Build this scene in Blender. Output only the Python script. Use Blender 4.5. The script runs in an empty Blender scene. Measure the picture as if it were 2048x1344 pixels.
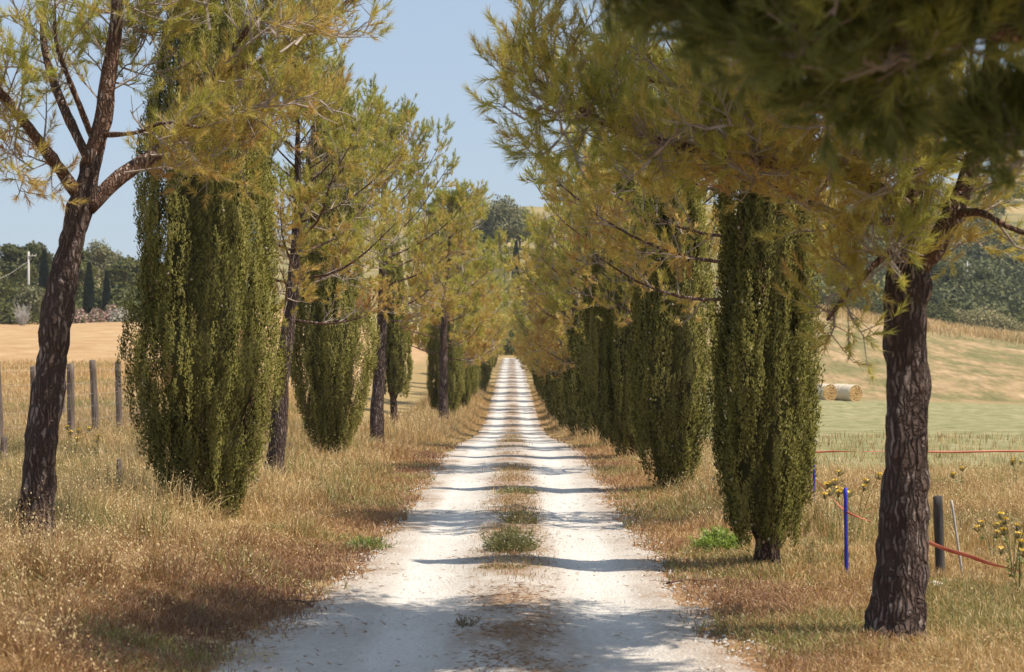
import bpy, math, random
import numpy as np
from mathutils import Vector

# ------------------------------------------------------------------ camera
C = bpy.context.scene
COL = C.collection
FPX = 4500.0                       # focal length in photo pixels (2048 wide)
CAMZ = 1.8
HOR = 700.0                        # photo row of the true horizon
cam_d = bpy.data.cameras.new('camera')
cam = bpy.data.objects.new('camera', cam_d)
COL.objects.link(cam)
cam_d.sensor_width = 36.0
cam_d.lens = 36.0 * FPX / 2048.0
cam_d.clip_start = 0.1
cam_d.clip_end = 6000
cam.location = (0, 0, CAMZ)
cam.rotation_euler = (math.radians(90) + math.atan((HOR - 672) / FPX), 0, 0)
cam_d.dof.use_dof = True
cam_d.dof.focus_distance = 27.0
cam_d.dof.aperture_fstop = 5.0
C.camera = cam

# ------------------------------------------------------------------ sky, sun, exposure
SUN_EL = math.radians(58)
SUN_AZ = math.atan2(0.965, -0.27)  # from +Y towards +X
w = bpy.data.worlds.new('World')
C.world = w
w.use_nodes = True
nt = w.node_tree
sky = nt.nodes.new('ShaderNodeTexSky')
sky.sky_type = 'NISHITA'
sky.sun_disc = False
sky.sun_elevation = SUN_EL
sky.sun_rotation = SUN_AZ
sky.altitude = 200
sky.air_density = 1.0
sky.dust_density = 0.6
sky.ozone_density = 1.0
skm = nt.nodes.new('ShaderNodeMix')           # thin summer veil over the blue
skm.data_type = 'RGBA'
skm.inputs[0].default_value = 0.62
skm.inputs[7].default_value = (4.5, 5.6, 7.2, 1)
nt.links.new(sky.outputs[0], skm.inputs[6])
nt.links.new(skm.outputs[2], nt.nodes['Background'].inputs[0])
nt.nodes['Background'].inputs[1].default_value = 0.09
sd = bpy.data.lights.new('sun', 'SUN')
sd.energy = 4.9
sd.angle = math.radians(0.5)
sd.color = (1.0, 0.91, 0.78)
sun = bpy.data.objects.new('sun', sd)
COL.objects.link(sun)
sv = Vector((math.sin(SUN_AZ) * math.cos(SUN_EL), math.cos(SUN_AZ) * math.cos(SUN_EL), math.sin(SUN_EL)))
sun.rotation_euler = (-sv).to_track_quat('-Z', 'Y').to_euler()
C.view_settings.view_transform = 'Standard'
C.view_settings.look = 'None'
C.view_settings.exposure = 0.35
C.view_settings.gamma = 1.0
C.cycles.max_bounces = 6
C.cycles.diffuse_bounces = 3
C.cycles.transmission_bounces = 3
C.cycles.use_adaptive_sampling = False

# ------------------------------------------------------------------ helpers
UP = np.array([0, 0, 1.0])


def tag(o, label=None, cat=None, group=None, kind=None):
    if label: o['label'] = label
    if cat: o['category'] = cat
    if group: o['group'] = group
    if kind: o['kind'] = kind
    return o


def empty(name, loc=(0, 0, 0), rz=0.0, label=None, cat=None, group=None):
    o = bpy.data.objects.new(name, None)
    COL.objects.link(o)
    o.empty_display_size = 0.3
    o.location = loc
    o.rotation_euler = (0, 0, rz)
    return tag(o, label, cat, group)


def copy_tree(root, loc, rz=0.0, s=1.0, label=None, group=None, sz=None):
    r = root.copy()
    COL.objects.link(r)
    r.location = loc
    r.rotation_euler = (0, 0, rz)
    r.scale = (s, s, sz if sz else s)
    if label: r['label'] = label
    if group: r['group'] = group
    for ch in root.children:
        c = ch.copy()
        COL.objects.link(c)
        c.parent = r
        for g in ch.children:
            d = g.copy()
            COL.objects.link(d)
            d.parent = c
    return r


class MB:
    """collects vertices and faces; build() links them as ONE mesh object"""

    def __init__(self):
        self.v, self.n, self.t = [], 0, []
        self.nv, self.custom = [], False
        self.f3, self.f4, self.m3, self.m4 = [], [], [], []

    def add(self, v, tris=None, quads=None, mat=0, tint=0.5, nv=None):
        v = np.asarray(v, dtype=np.float64).reshape(-1, 3)
        self.v.append(v)
        self.custom = self.custom or nv is not None
        self.nv.append(np.zeros((len(v), 3)) if nv is None else nv)
        tt = np.empty(len(v))
        tt[:] = tint
        self.t.append(tt)
        if tris is not None and len(tris):
            a = np.asarray(tris).reshape(-1, 3) + self.n
            self.f3.append(a)
            self.m3.append(np.full(len(a), mat))
        if quads is not None and len(quads):
            a = np.asarray(quads).reshape(-1, 4) + self.n
            self.f4.append(a)
            self.m4.append(np.full(len(a), mat))
        self.n += len(v)

    def mesh(self, name, mats, smooth=True):
        V = np.concatenate(self.v)
        T = np.concatenate(self.t)
        f3 = np.concatenate(self.f3) if self.f3 else np.zeros((0, 3), int)
        f4 = np.concatenate(self.f4) if self.f4 else np.zeros((0, 4), int)
        m = np.concatenate([np.concatenate(self.m3) if self.m3 else np.zeros(0, int),
                            np.concatenate(self.m4) if self.m4 else np.zeros(0, int)])
        me = bpy.data.meshes.new(name)
        me.vertices.add(len(V))
        me.vertices.foreach_set('co', V.astype(np.float32).ravel())
        nl = f3.size + f4.size
        me.loops.add(nl)
        me.loops.foreach_set('vertex_index', np.concatenate([f3.ravel(), f4.ravel()]).astype(np.int32))
        me.polygons.add(len(f3) + len(f4))
        st = np.concatenate([np.arange(len(f3)) * 3, f3.size + np.arange(len(f4)) * 4]).astype(np.int32)
        me.polygons.foreach_set('loop_start', st)
        me.polygons.foreach_set('material_index', m.astype(np.int32))
        me.polygons.foreach_set('use_smooth', np.full(len(m), smooth))
        a = me.attributes.new('tint', 'FLOAT', 'POINT')
        a.data.foreach_set('value', T.astype(np.float32))
        for q in (mats if isinstance(mats, (list, tuple)) else [mats]):
            me.materials.append(q)
        me.update(calc_edges=True)
        if self.custom:                    # rounded shading of the foliage mass; zero keeps the face's own normal
            me.normals_split_custom_set_from_vertices(np.concatenate(self.nv).astype(np.float32))
        else:
            me.validate()
        return me

    def build(self, name, mats, parent=None, smooth=True):
        o = bpy.data.objects.new(name, self.mesh(name, mats, smooth))
        COL.objects.link(o)
        if parent is not None:
            o.parent = parent
        return o


def nrm(a):
    return a / np.maximum(np.linalg.norm(a, axis=-1, keepdims=True), 1e-9)


def hash3(ix, iy, iz, seed=0):
    h = (ix * 374761393 + iy * 668265263 + iz * 2147483647 + seed * 1274126177) & 0xffffffff
    h = ((h ^ (h >> 13)) * 1274126177) & 0xffffffff
    h = (h ^ (h >> 16)) & 0xffffffff
    return h / 4294967295.0


def vnoise(p, seed=0):
    p = np.asarray(p, float)
    i = np.floor(p).astype(np.int64)
    f = p - i
    f = f * f * (3 - 2 * f)
    r = 0
    for dx in (0, 1):
        for dy in (0, 1):
            for dz in (0, 1):
                wgt = (f[..., 0] if dx else 1 - f[..., 0]) * (f[..., 1] if dy else 1 - f[..., 1]) * (f[..., 2] if dz else 1 - f[..., 2])
                r = r + wgt * hash3(i[..., 0] + dx, i[..., 1] + dy, i[..., 2] + dz, seed)
    return r


def n2(x, y, s, seed=0):
    x, y = np.broadcast_arrays(np.asarray(x, float), np.asarray(y, float))
    return vnoise(np.stack([x / s, y / s, np.zeros_like(x)], -1), seed)


def sstep(a, b, x):
    t = np.clip((np.asarray(x, float) - a) / (b - a), 0, 1)
    return t * t * (3 - 2 * t)


def at(x, y, Z):
    """point seen at photo pixel x, y at distance Z"""
    return np.array([(x - 1024) / FPX * Z, Z, CAMZ + (HOR - y) / FPX * Z])


def smooth_line(pts, n):
    pts = np.asarray(pts, float)
    k = len(pts)
    P = np.vstack([2 * pts[0] - pts[1], pts, 2 * pts[-1] - pts[-2]])
    u = np.linspace(0, k - 1, n)
    i = np.minimum(u.astype(int), k - 2)
    t = (u - i)[:, None]
    p0, p1, p2, p3 = P[i], P[i + 1], P[i + 2], P[i + 3]
    return 0.5 * (2 * p1 + (p2 - p0) * t + (2 * p0 - 5 * p1 + 4 * p2 - p3) * t ** 2 + (3 * p1 - p0 - 3 * p2 + p3) * t ** 3)


def tube(mb, pts, rad, sides=8, mat=0, tint=0.5, rough=0.0, fine=6.0, seed=0, cap=True):
    pts = np.asarray(pts, float)
    rad = np.asarray(rad, float)
    n = len(pts)
    T = nrm(np.gradient(pts, axis=0))
    ref = np.array([1.0, 0, 0]) if abs(T[0][0]) < 0.8 else np.array([0, 1.0, 0])
    U = np.zeros((n, 3))
    u = nrm(np.cross(np.cross(T[0], ref), T[0]))
    for i in range(n):
        u = nrm(u - T[i] * np.dot(u, T[i]))
        U[i] = u
    V = np.cross(T, U)
    a = np.linspace(0, 2 * np.pi, sides, endpoint=False)
    dirs = np.cos(a)[None, :, None] * U[:, None, :] + np.sin(a)[None, :, None] * V[:, None, :]
    R = rad[:, None] * np.ones((1, sides))
    if rough:
        base = pts[:, None, :] + dirs * rad[:, None, None]
        q = base * np.array([fine, fine, fine * 0.3])
        R = R * (1 + rough * ((vnoise(q, seed) - 0.5) * 1.2 + (np.abs(vnoise(q * np.array([2.6, 2.6, 1.6]), seed + 3) - 0.5) * 2 - 0.4) * 1.0))
    v = pts[:, None, :] + dirs * R[..., None]
    idx = np.arange(n * sides).reshape(n, sides)
    q = np.stack([idx[:-1], np.roll(idx[:-1], -1, 1), np.roll(idx[1:], -1, 1), idx[1:]], -1).reshape(-1, 4)
    v = v.reshape(-1, 3)
    tris = None
    if cap:
        v = np.vstack([v, pts[-1] + T[-1] * rad[-1] * 0.3, pts[0]])
        e, b = n * sides, n * sides + 1
        l = idx[-1]
        f = idx[0]
        tris = np.vstack([np.stack([l, np.roll(l, -1), np.full(sides, e)], -1), np.stack([np.roll(f, -1), f, np.full(sides, b)], -1)])
    mb.add(v, tris, q, mat, tint)


def sticks(mb, P0, P1, r0, r1, mat=0, tint=0.5):
    """many three-sided sticks at once"""
    P0, P1 = np.asarray(P0, float), np.asarray(P1, float)
    n = len(P0)
    if not n: return
    r0 = np.broadcast_to(np.asarray(r0, float), (n,))
    r1 = np.broadcast_to(np.asarray(r1, float), (n,))
    D = nrm(P1 - P0)
    ref = np.where(np.abs(D[:, 2:3]) < 0.9, UP, np.array([1.0, 0, 0]))
    U = nrm(np.cross(D, ref))
    V = np.cross(D, U)
    vs = []
    for k in range(3):
        d = math.cos(k * 2.0944) * U + math.sin(k * 2.0944) * V
        vs.append(P0 + d * r0[:, None])
    for k in range(3):
        d = math.cos(k * 2.0944) * U + math.sin(k * 2.0944) * V
        vs.append(P1 + d * r1[:, None])
    v = np.stack(vs, 1).reshape(-1, 3)
    b = np.arange(n)[:, None] * 6
    q = np.concatenate([b + np.array([[k, (k + 1) % 3, (k + 1) % 3 + 3, k + 3]]) for k in range(3)], 0)
    mb.add(v, None, q, mat, tint if np.isscalar(tint) else np.repeat(tint, 6))


def basis(D):
    ref = np.where(np.abs(D[..., 2:3]) < 0.9, UP, np.array([1.0, 0, 0]))
    U = nrm(np.cross(D, ref))
    return U, np.cross(D, U)


def needles(mb, P, D, K, L, W, shoot, rng, tint, mat=0, lo=18, hi=62, nout=None, nmix=.8):
    """a tuft of K thin blades round each shoot"""
    P = np.asarray(P, float)
    D = nrm(np.asarray(D, float))
    n = len(P)
    U, V = basis(D)
    a = rng.uniform(0, 2 * np.pi, (n, K, 1))
    s = rng.uniform(0, 1, (n, K, 1))
    phi = np.radians(rng.uniform(lo, hi, (n, K, 1))) * (1.15 - 0.6 * s)
    d = np.cos(phi) * D[:, None] + np.sin(phi) * (np.cos(a) * U[:, None] + np.sin(a) * V[:, None])
    b = P[:, None] + D[:, None] * (s * shoot)
    tip = b + d * (L * rng.uniform(0.7, 1.15, (n, K, 1)))
    wv = nrm(np.cross(d, rng.normal(size=(n, K, 3)))) * (W / 2)
    v = np.stack([b - wv, b + wv, tip], 2)
    nv = None
    if nout is not None:                   # blades wound to face outward, normals bent towards the mass
        fn = nrm(np.cross(v[:, :, 1] - v[:, :, 0], v[:, :, 2] - v[:, :, 0]))
        no = nrm(np.asarray(nout, float))[:, None]
        flip = (fn * no).sum(-1) < 0
        v[flip] = v[flip][:, [1, 0, 2]]
        fn[flip] *= -1
        nv = nrm(no * nmix + fn * (1 - nmix) + 1e-6)
        nv = np.repeat(nv.reshape(-1, 3), 3, 0)
    f = np.arange(n * K * 3).reshape(-1, 3)
    mb.add(v.reshape(-1, 3), f, None, mat, np.repeat(np.clip(tint, 0, 1), K * 3), nv)


def leaves(mb, P, N, S, rng, tint, mat=0, asp=0.6):
    """one diamond leaf clump at each point, facing roughly N"""
    P = np.asarray(P, float)
    n = len(P)
    N = nrm(np.asarray(N, float) + rng.normal(size=(n, 3)) * 0.55)
    U, V = basis(N)
    a = rng.uniform(0, 2 * np.pi, (n, 1))
    A = np.cos(a) * U + np.sin(a) * V
    B = np.cross(N, A)
    S = (np.broadcast_to(S, (n,)) * rng.uniform(0.6, 1.3, n))[:, None]
    v = np.stack([P - A * S, P - B * S * asp + N * S * .15, P + A * S, P + B * S * asp - N * S * .1], 1).reshape(-1, 3)
    f = np.arange(n * 4).reshape(-1, 4)
    mb.add(v, None, f, mat, np.repeat(np.clip(np.broadcast_to(tint, (n,)), 0, 1), 4))


# ------------------------------------------------------------------ materials
def newmat(name):
    m = bpy.data.materials.new(name)
    m.use_nodes = True
    m.node_tree.nodes.clear()
    return m, m.node_tree.nodes, m.node_tree.links


def ramp(nodes, stops):
    r = nodes.new('ShaderNodeValToRGB')
    cr = r.color_ramp
    while len(cr.elements) < len(stops):
        cr.elements.new(0.5)
    for e, (p, c) in zip(cr.elements, stops):
        e.position = p
        e.color = (*c, 1)
    return r


def foliage_mat(name, stops, transl=0.35, rough=0.55, gloss=0.08, orand=0.12):
    m, N, L = newmat(name)
    out = N.new('ShaderNodeOutputMaterial')
    at_ = N.new('ShaderNodeAttribute')
    at_.attribute_name = 'tint'
    oi = N.new('ShaderNodeObjectInfo')
    ma = N.new('ShaderNodeMath')
    ma.operation = 'MULTIPLY_ADD'
    L.new(oi.outputs['Random'], ma.inputs[0])
    ma.inputs[1].default_value = orand
    ma.inputs[2].default_value = -orand / 2
    ad = N.new('ShaderNodeMath')
    ad.operation = 'ADD'
    L.new(ma.outputs[0], ad.inputs[0])
    L.new(at_.outputs['Fac'], ad.inputs[1])
    r = ramp(N, stops)
    L.new(ad.outputs[0], r.inputs[0])
    d = N.new('ShaderNodeBsdfDiffuse')
    t = N.new('ShaderNodeBsdfTranslucent')
    g = N.new('ShaderNodeBsdfGlossy')
    g.inputs['Roughness'].default_value = rough
    g.inputs['Color'].default_value = (1, 0.97, 0.9, 1)
    L.new(r.outputs[0], d.inputs[0])
    L.new(r.outputs[0], t.inputs[0])
    m1 = N.new('ShaderNodeMixShader')
    m1.inputs[0].default_value = transl
    L.new(d.outputs[0], m1.inputs[1])
    L.new(t.outputs[0], m1.inputs[2])
    m2 = N.new('ShaderNodeMixShader')
    m2.inputs[0].default_value = gloss
    L.new(m1.outputs[0], m2.inputs[1])
    L.new(g.outputs[0], m2.inputs[2])
    L.new(m2.outputs[0], out.inputs[0])
    return m


def simple_mat(name, c1, c2, scale=(8, 8, 8), rough=0.85, bump=0.3, detail=6, spec=0.3, dist=0.02):
    m, N, L = newmat(name)
    out = N.new('ShaderNodeOutputMaterial')
    b = N.new('ShaderNodeBsdfPrincipled')
    b.inputs['Roughness'].default_value = rough
    b.inputs['Specular IOR Level'].default_value = spec
    tc = N.new('ShaderNodeTexCoord')
    mp = N.new('ShaderNodeMapping')
    mp.inputs['Scale'].default_value = scale
    L.new(tc.outputs['Object'], mp.inputs[0])
    n = N.new('ShaderNodeTexNoise')
    n.inputs['Scale'].default_value = 1
    n.inputs['Detail'].default_value = detail
    n.inputs['Roughness'].default_value = 0.65
    L.new(mp.outputs[0], n.inputs[0])
    r = ramp(N, [(0.3, c1), (0.7, c2)])
    L.new(n.outputs[0], r.inputs[0])
    L.new(r.outputs[0], b.inputs['Base Color'])
    bp = N.new('ShaderNodeBump')
    bp.inputs['Strength'].default_value = bump
    bp.inputs['Distance'].default_value = dist
    L.new(n.outputs[0], bp.inputs['Height'])
    L.new(bp.outputs[0], b.inputs['Normal'])
    L.new(b.outputs[0], out.inputs[0])
    return m


def bark_mat(name, dark, mid, light, sc=16.0):
    m, N, L = newmat(name)
    out = N.new('ShaderNodeOutputMaterial')
    b = N.new('ShaderNodeBsdfPrincipled')
    b.inputs['Roughness'].default_value = 0.9
    b.inputs['Specular IOR Level'].default_value = 0.2
    tc = N.new('ShaderNodeTexCoord')
    no = N.new('ShaderNodeTexNoise')
    no.inputs['Scale'].default_value = 9
    no.inputs['Detail'].default_value = 4
    L.new(tc.outputs['Object'], no.inputs[0])
    vm = N.new('ShaderNodeVectorMath')
    vm.operation = 'MULTIPLY_ADD'
    L.new(no.outputs['Color'], vm.inputs[0])
    vm.inputs[1].default_value = (0.085, 0.085, 0.17)
    L.new(tc.outputs['Object'], vm.inputs[2])
    mp = N.new('ShaderNodeMapping')
    mp.inputs['Scale'].default_value = (sc, sc, sc * 0.17)
    L.new(vm.outputs[0], mp.inputs[0])
    vo = N.new('ShaderNodeTexVoronoi')
    vo.feature = 'DISTANCE_TO_EDGE'
    vo.inputs['Scale'].default_value = 1
    L.new(mp.outputs[0], vo.inputs[0])
    vc = N.new('ShaderNodeTexVoronoi')
    vc.inputs['Scale'].default_value = 1
    L.new(mp.outputs[0], vc.inputs[0])
    r1 = ramp(N, [(0.0, dark), (0.10, dark), (0.34, mid), (0.6, mid)])
    L.new(vo.outputs['Distance'], r1.inputs[0])
    n3 = N.new('ShaderNodeTexNoise')
    n3.inputs['Scale'].default_value = 26
    n3.inputs['Detail'].default_value = 5
    mp3 = N.new('ShaderNodeMapping')
    mp3.inputs['Scale'].default_value = (1, 1, 0.35)
    L.new(tc.outputs['Object'], mp3.inputs[0])
    L.new(mp3.outputs[0], n3.inputs[0])
    sep = N.new('ShaderNodeSeparateColor')
    L.new(vc.outputs['Color'], sep.inputs[0])
    mu = N.new('ShaderNodeMath')
    mu.operation = 'MULTIPLY'
    L.new(sep.outputs[0], mu.inputs[0])
    L.new(n3.outputs[0], mu.inputs[1])
    r2 = ramp(N, [(0.30, (0, 0, 0)), (0.46, (1, 1, 1))])
    L.new(mu.outputs[0], r2.inputs[0])
    mu2 = N.new('ShaderNodeMath')
    mu2.operation = 'MULTIPLY'
    L.new(r2.outputs[0], mu2.inputs[0])
    rr = ramp(N, [(0.08, (0, 0, 0)), (0.2, (1, 1, 1))])
    L.new(vo.outputs['Distance'], rr.inputs[0])
    L.new(rr.outputs[0], mu2.inputs[1])
    mx = N.new('ShaderNodeMix')
    mx.data_type = 'RGBA'
    L.new(mu2.outputs[0], mx.inputs[0])
    L.new(r1.outputs[0], mx.inputs[6])
    mx.inputs[7].default_value = (*light, 1)
    L.new(mx.outputs[2], b.inputs['Base Color'])
    hs = N.new('ShaderNodeMath')
    hs.operation = 'MULTIPLY_ADD'
    rb = ramp(N, [(0.0, (0, 0, 0)), (0.3, (1, 1, 1))])
    L.new(vo.outputs['Distance'], rb.inputs[0])
    L.new(n3.outputs[0], hs.inputs[0])
    hs.inputs[1].default_value = 0.5
    L.new(rb.outputs[0], hs.inputs[2])
    bp = N.new('ShaderNodeBump')
    bp.inputs['Strength'].default_value = 1.0
    bp.inputs['Distance'].default_value = 0.022
    L.new(hs.outputs[0], bp.inputs['Height'])
    L.new(bp.outputs[0], b.inputs['Normal'])
    L.new(b.outputs[0], out.inputs[0])
    return m


M = {}
M['bark'] = bark_mat('pine_bark', (0.07, 0.047, 0.039), (0.15, 0.105, 0.087), (0.26, 0.205, 0.18), 28)
M['limb'] = bark_mat('limb_bark', (0.13, 0.075, 0.052), (0.29, 0.18, 0.13), (0.46, 0.37, 0.32), 36)
M['cybark'] = bark_mat('cypress_bark', (0.06, 0.04, 0.03), (0.24, 0.145, 0.10), (0.36, 0.25, 0.2), 30)
M['twig'] = simple_mat('twig_bark', (0.2, 0.15, 0.12), (0.4, 0.34, 0.3), (9, 9, 9), 0.9, 0.0)
M['needle'] = foliage_mat('pine_needle', [(0.0, (0.50, 0.29, 0.10)), (0.22, (0.59, 0.42, 0.125)), (0.45, (0.57, 0.48, 0.11)), (0.7, (0.42, 0.42, 0.08)), (1.0, (0.18, 0.21, 0.05))], 0.5, gloss=0.04)
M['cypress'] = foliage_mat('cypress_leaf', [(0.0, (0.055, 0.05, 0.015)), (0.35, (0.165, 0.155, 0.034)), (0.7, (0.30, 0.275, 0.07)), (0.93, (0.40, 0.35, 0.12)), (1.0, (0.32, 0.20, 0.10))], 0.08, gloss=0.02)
M['cone'] = simple_mat('cypress_cone', (0.3, 0.24, 0.16), (0.5, 0.42, 0.32), (40, 40, 40), 0.8, 0.1)
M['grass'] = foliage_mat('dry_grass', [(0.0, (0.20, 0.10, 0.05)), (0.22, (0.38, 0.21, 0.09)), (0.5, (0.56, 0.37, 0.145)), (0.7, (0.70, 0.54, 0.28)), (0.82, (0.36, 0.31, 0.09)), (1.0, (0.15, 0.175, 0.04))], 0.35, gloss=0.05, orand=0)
M['weed'] = foliage_mat('green_weed', [(0.0, (0.25, 0.17, 0.07)), (0.4, (0.2, 0.18, 0.05)), (0.7, (0.19, 0.20, 0.06)), (1.0, (0.30, 0.42, 0.04))], 0.35, orand=0)
M['deadtwig'] = simple_mat('dead_stem', (0.1, 0.05, 0.04), (0.2, 0.11, 0.08), (20, 20, 20), 0.9, 0.0)
M['oak'] = foliage_mat('broad_leaf', [(0.0, (0.05, 0.058, 0.018)), (0.5, (0.11, 0.115, 0.032)), (1.0, (0.19, 0.185, 0.055))], 0.25, orand=0.3, gloss=0.015)
M['grey_leaf'] = foliage_mat('grey_leaf', [(0.0, (0.11, 0.11, 0.05)), (0.5, (0.22, 0.21, 0.10)), (1.0, (0.34, 0.31, 0.16))], 0.25, orand=0.2, gloss=0.015)
M['wood_leaf'] = foliage_mat('wood_leaf', [(0.0, (0.06, 0.07, 0.028)), (0.5, (0.135, 0.14, 0.05)), (1.0, (0.24, 0.23, 0.09))], 0.2, orand=0, gloss=0.015)
M['broom'] = foliage_mat('broom_leaf', [(0.0, (0.16, 0.145, 0.06)), (0.5, (0.30, 0.265, 0.12)), (1.0, (0.44, 0.38, 0.20))], 0.3, orand=0.1, gloss=0.01)
M['dark_leaf'] = foliage_mat('dark_cypress_leaf', [(0.0, (0.02, 0.03, 0.014)), (1.0, (0.045, 0.06, 0.026))], 0.1, gloss=0.02)
M['pink'] = foliage_mat('oleander_leaf', [(0.0, (0.10, 0.12, 0.05)), (0.5, (0.18, 0.17, 0.09)), (0.55, (0.5, 0.27, 0.23)), (1.0, (0.6, 0.42, 0.36))], 0.25, orand=0.2, gloss=0.015)
M['white'] = foliage_mat('white_bloom_leaf', [(0.0, (0.12, 0.14, 0.07)), (0.45, (0.2, 0.2, 0.12)), (0.5, (0.6, 0.55, 0.48)), (1.0, (0.7, 0.65, 0.58))], 0.25, orand=0.1, gloss=0.015)
M['yellow'] = foliage_mat('yellow_flower', [(0.0, (0.7, 0.42, 0.01)), (1.0, (0.85, 0.62, 0.03))], 0.3, orand=0)
M['post'] = simple_mat('weathered_post', (0.055, 0.038, 0.03), (0.24, 0.185, 0.15), (18, 18, 2.2), 0.9, 0.7, 8)
M['darkpost'] = simple_mat('dark_post', (0.03, 0.028, 0.028), (0.10, 0.09, 0.085), (16, 16, 2.2), 0.85, 0.5, 8)
M['wire'] = simple_mat('galvanised_wire', (0.4, 0.37, 0.34), (0.55, 0.52, 0.48), (9, 9, 9), 0.5, 0.0)
M['blue'] = simple_mat('blue_paint', (0.02, 0.03, 0.30), (0.04, 0.055, 0.42), (14, 14, 6), 0.45, 0.1, 5)
M['tape'] = foliage_mat('orange_tape', [(0.0, (0.58, 0.11, 0.045)), (1.0, (0.72, 0.22, 0.11))], 0.3, orand=0)
M['stone'] = simple_mat('pale_stone', (0.42, 0.38, 0.33), (0.66, 0.62, 0.56), (30, 30, 30), 0.9, 0.5, 6)
M['concrete'] = simple_mat('pale_concrete', (0.5, 0.47, 0.43), (0.62, 0.59, 0.55), (6, 6, 2), 0.9, 0.1)
M['net'] = simple_mat('bale_netting', (0.55, 0.43, 0.29), (0.74, 0.64, 0.50), (40, 3, 3), 0.8, 0.3)
M['straw'] = simple_mat('straw_end', (0.28, 0.16, 0.06), (0.62, 0.42, 0.18), (9, 9, 9), 0.95, 0.8, 8, dist=0.05)
M['roof'] = simple_mat('rust_roof', (0.2, 0.12, 0.09), (0.32, 0.2, 0.15), (2, 2, 2), 0.9, 0.1)

# ------------------------------------------------------------------ lie of the land
YS = np.arange(-60, 1700, 1.0)


def profile(pts, sm):
    y, z = zip(*pts)
    f = np.interp(YS, y, z)
    k = np.exp(-0.5 * (np.arange(-4 * sm, 4 * sm + 1) / sm) ** 2)
    k /= k.sum()
    return np.convolve(np.pad(f, 4 * sm, mode='edge'), k, 'valid')


PR = profile([(-60, 0.4), (0, 0), (48, -0.34), (58, -0.58), (70, -1.0), (85, -1.42), (100, -1.66), (112, -1.70), (125, -1.60),
              (150, -1.28), (187, -.74), (240, -.12), (289, 0.35), (302, 0.5), (330, 2.3), (380, 9), (460, 23), (600, 40), (800, 46), (1700, 30)], 4)
PL = profile([(-60, 0.2), (30, 0.05), (45, -0.02), (55, -0.05), (80, 0.2), (150, 2.2), (250, 5.1), (270, 5.8), (330, 10.5), (450, 18), (600, 23), (800, 26), (1700, 20)], 6)
PT = profile([(-60, 0.2), (0, 0), (48, -0.35), (60, -0.55), (100, -1.35), (150, -2.4), (193, -3.05), (215, -2.8), (260, 0.2), (320, 5.8),
              (345, 6.6), (380, 7.6), (450, 10.5), (520, 21), (600, 35), (700, 50), (800, 56), (1700, 40)], 6)
BANK = profile([(-60, .2), (15, .2), (19, .15), (26, .02), (52, 0), (65, .1), (85, .28), (110, .3), (130, .25), (160, .2), (290, .2), (1700, 0)], 3)


def road_half(Y, side):
    Y = np.asarray(Y, float)
    base = 1.3 + (0.62 if side < 0 else 0.16) * sstep(22, 11, Y) + (0.2 * sstep(70, 45, Y) * sstep(30, 45, Y) if side > 0 else 0.0)
    return base + (n2(Y * 1.0, side * 7.0 + Y * 0, 0.9, 5) - .5) * .28 + (n2(Y * 1.0, side * 3.0 + Y * 0, 0.23, 8) - .5) * .16


def ground(X, Y, small=True):
    X, Y = np.broadcast_arrays(np.asarray(X, float), np.asarray(Y, float))
    r = np.interp(Y, YS, PR)
    spread = np.maximum(Y - 50, 0) * 0.16
    tl = sstep(4.5, 8.0 + spread, -X)
    tr = sstep(3.6, 7.0 + spread, X)
    z = r + np.interp(Y, YS, BANK) * sstep(1.7, 3.0, -X)
    z = z * (1 - tl) + np.interp(Y, YS, PL) * tl
    z = z * (1 - tr) + np.interp(Y, YS, PT) * tr
    z = z + sstep(225, 330, Y) * sstep(420, 350, Y) * np.clip(-(X - 62) * .12, -4, 4) * sstep(15, 35, X)
    a = np.abs(X)
    z = z - 0.022 * np.exp(-((a - 0.72) / 0.27) ** 2) * sstep(320, 250, Y) + 0.018 * np.exp(-(X / 0.3) ** 2)
    if small:
        off = sstep(1.4, 3.0, a)
        z = z + off * ((n2(X, Y, 2.3, 1) - .5) * .12 + (n2(X, Y, 0.7, 2) - .5) * .05) + (n2(X, Y, 9.0, 12) - .5) * .015 * (1 - off) * sstep(60, 30, Y)
        big = sstep(60, 160, Y) * off
        z = z + big * ((n2(X, Y, 26, 3) - .5) * 1.2 + (n2(X, Y, 90, 4) - .5) * 3.0 * sstep(10, 50, a) * (1 - .85 * sstep(0, 5, X) * sstep(300, 250, Y)))
    return z


def G(x, y):
    return float(ground(x, y))


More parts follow.
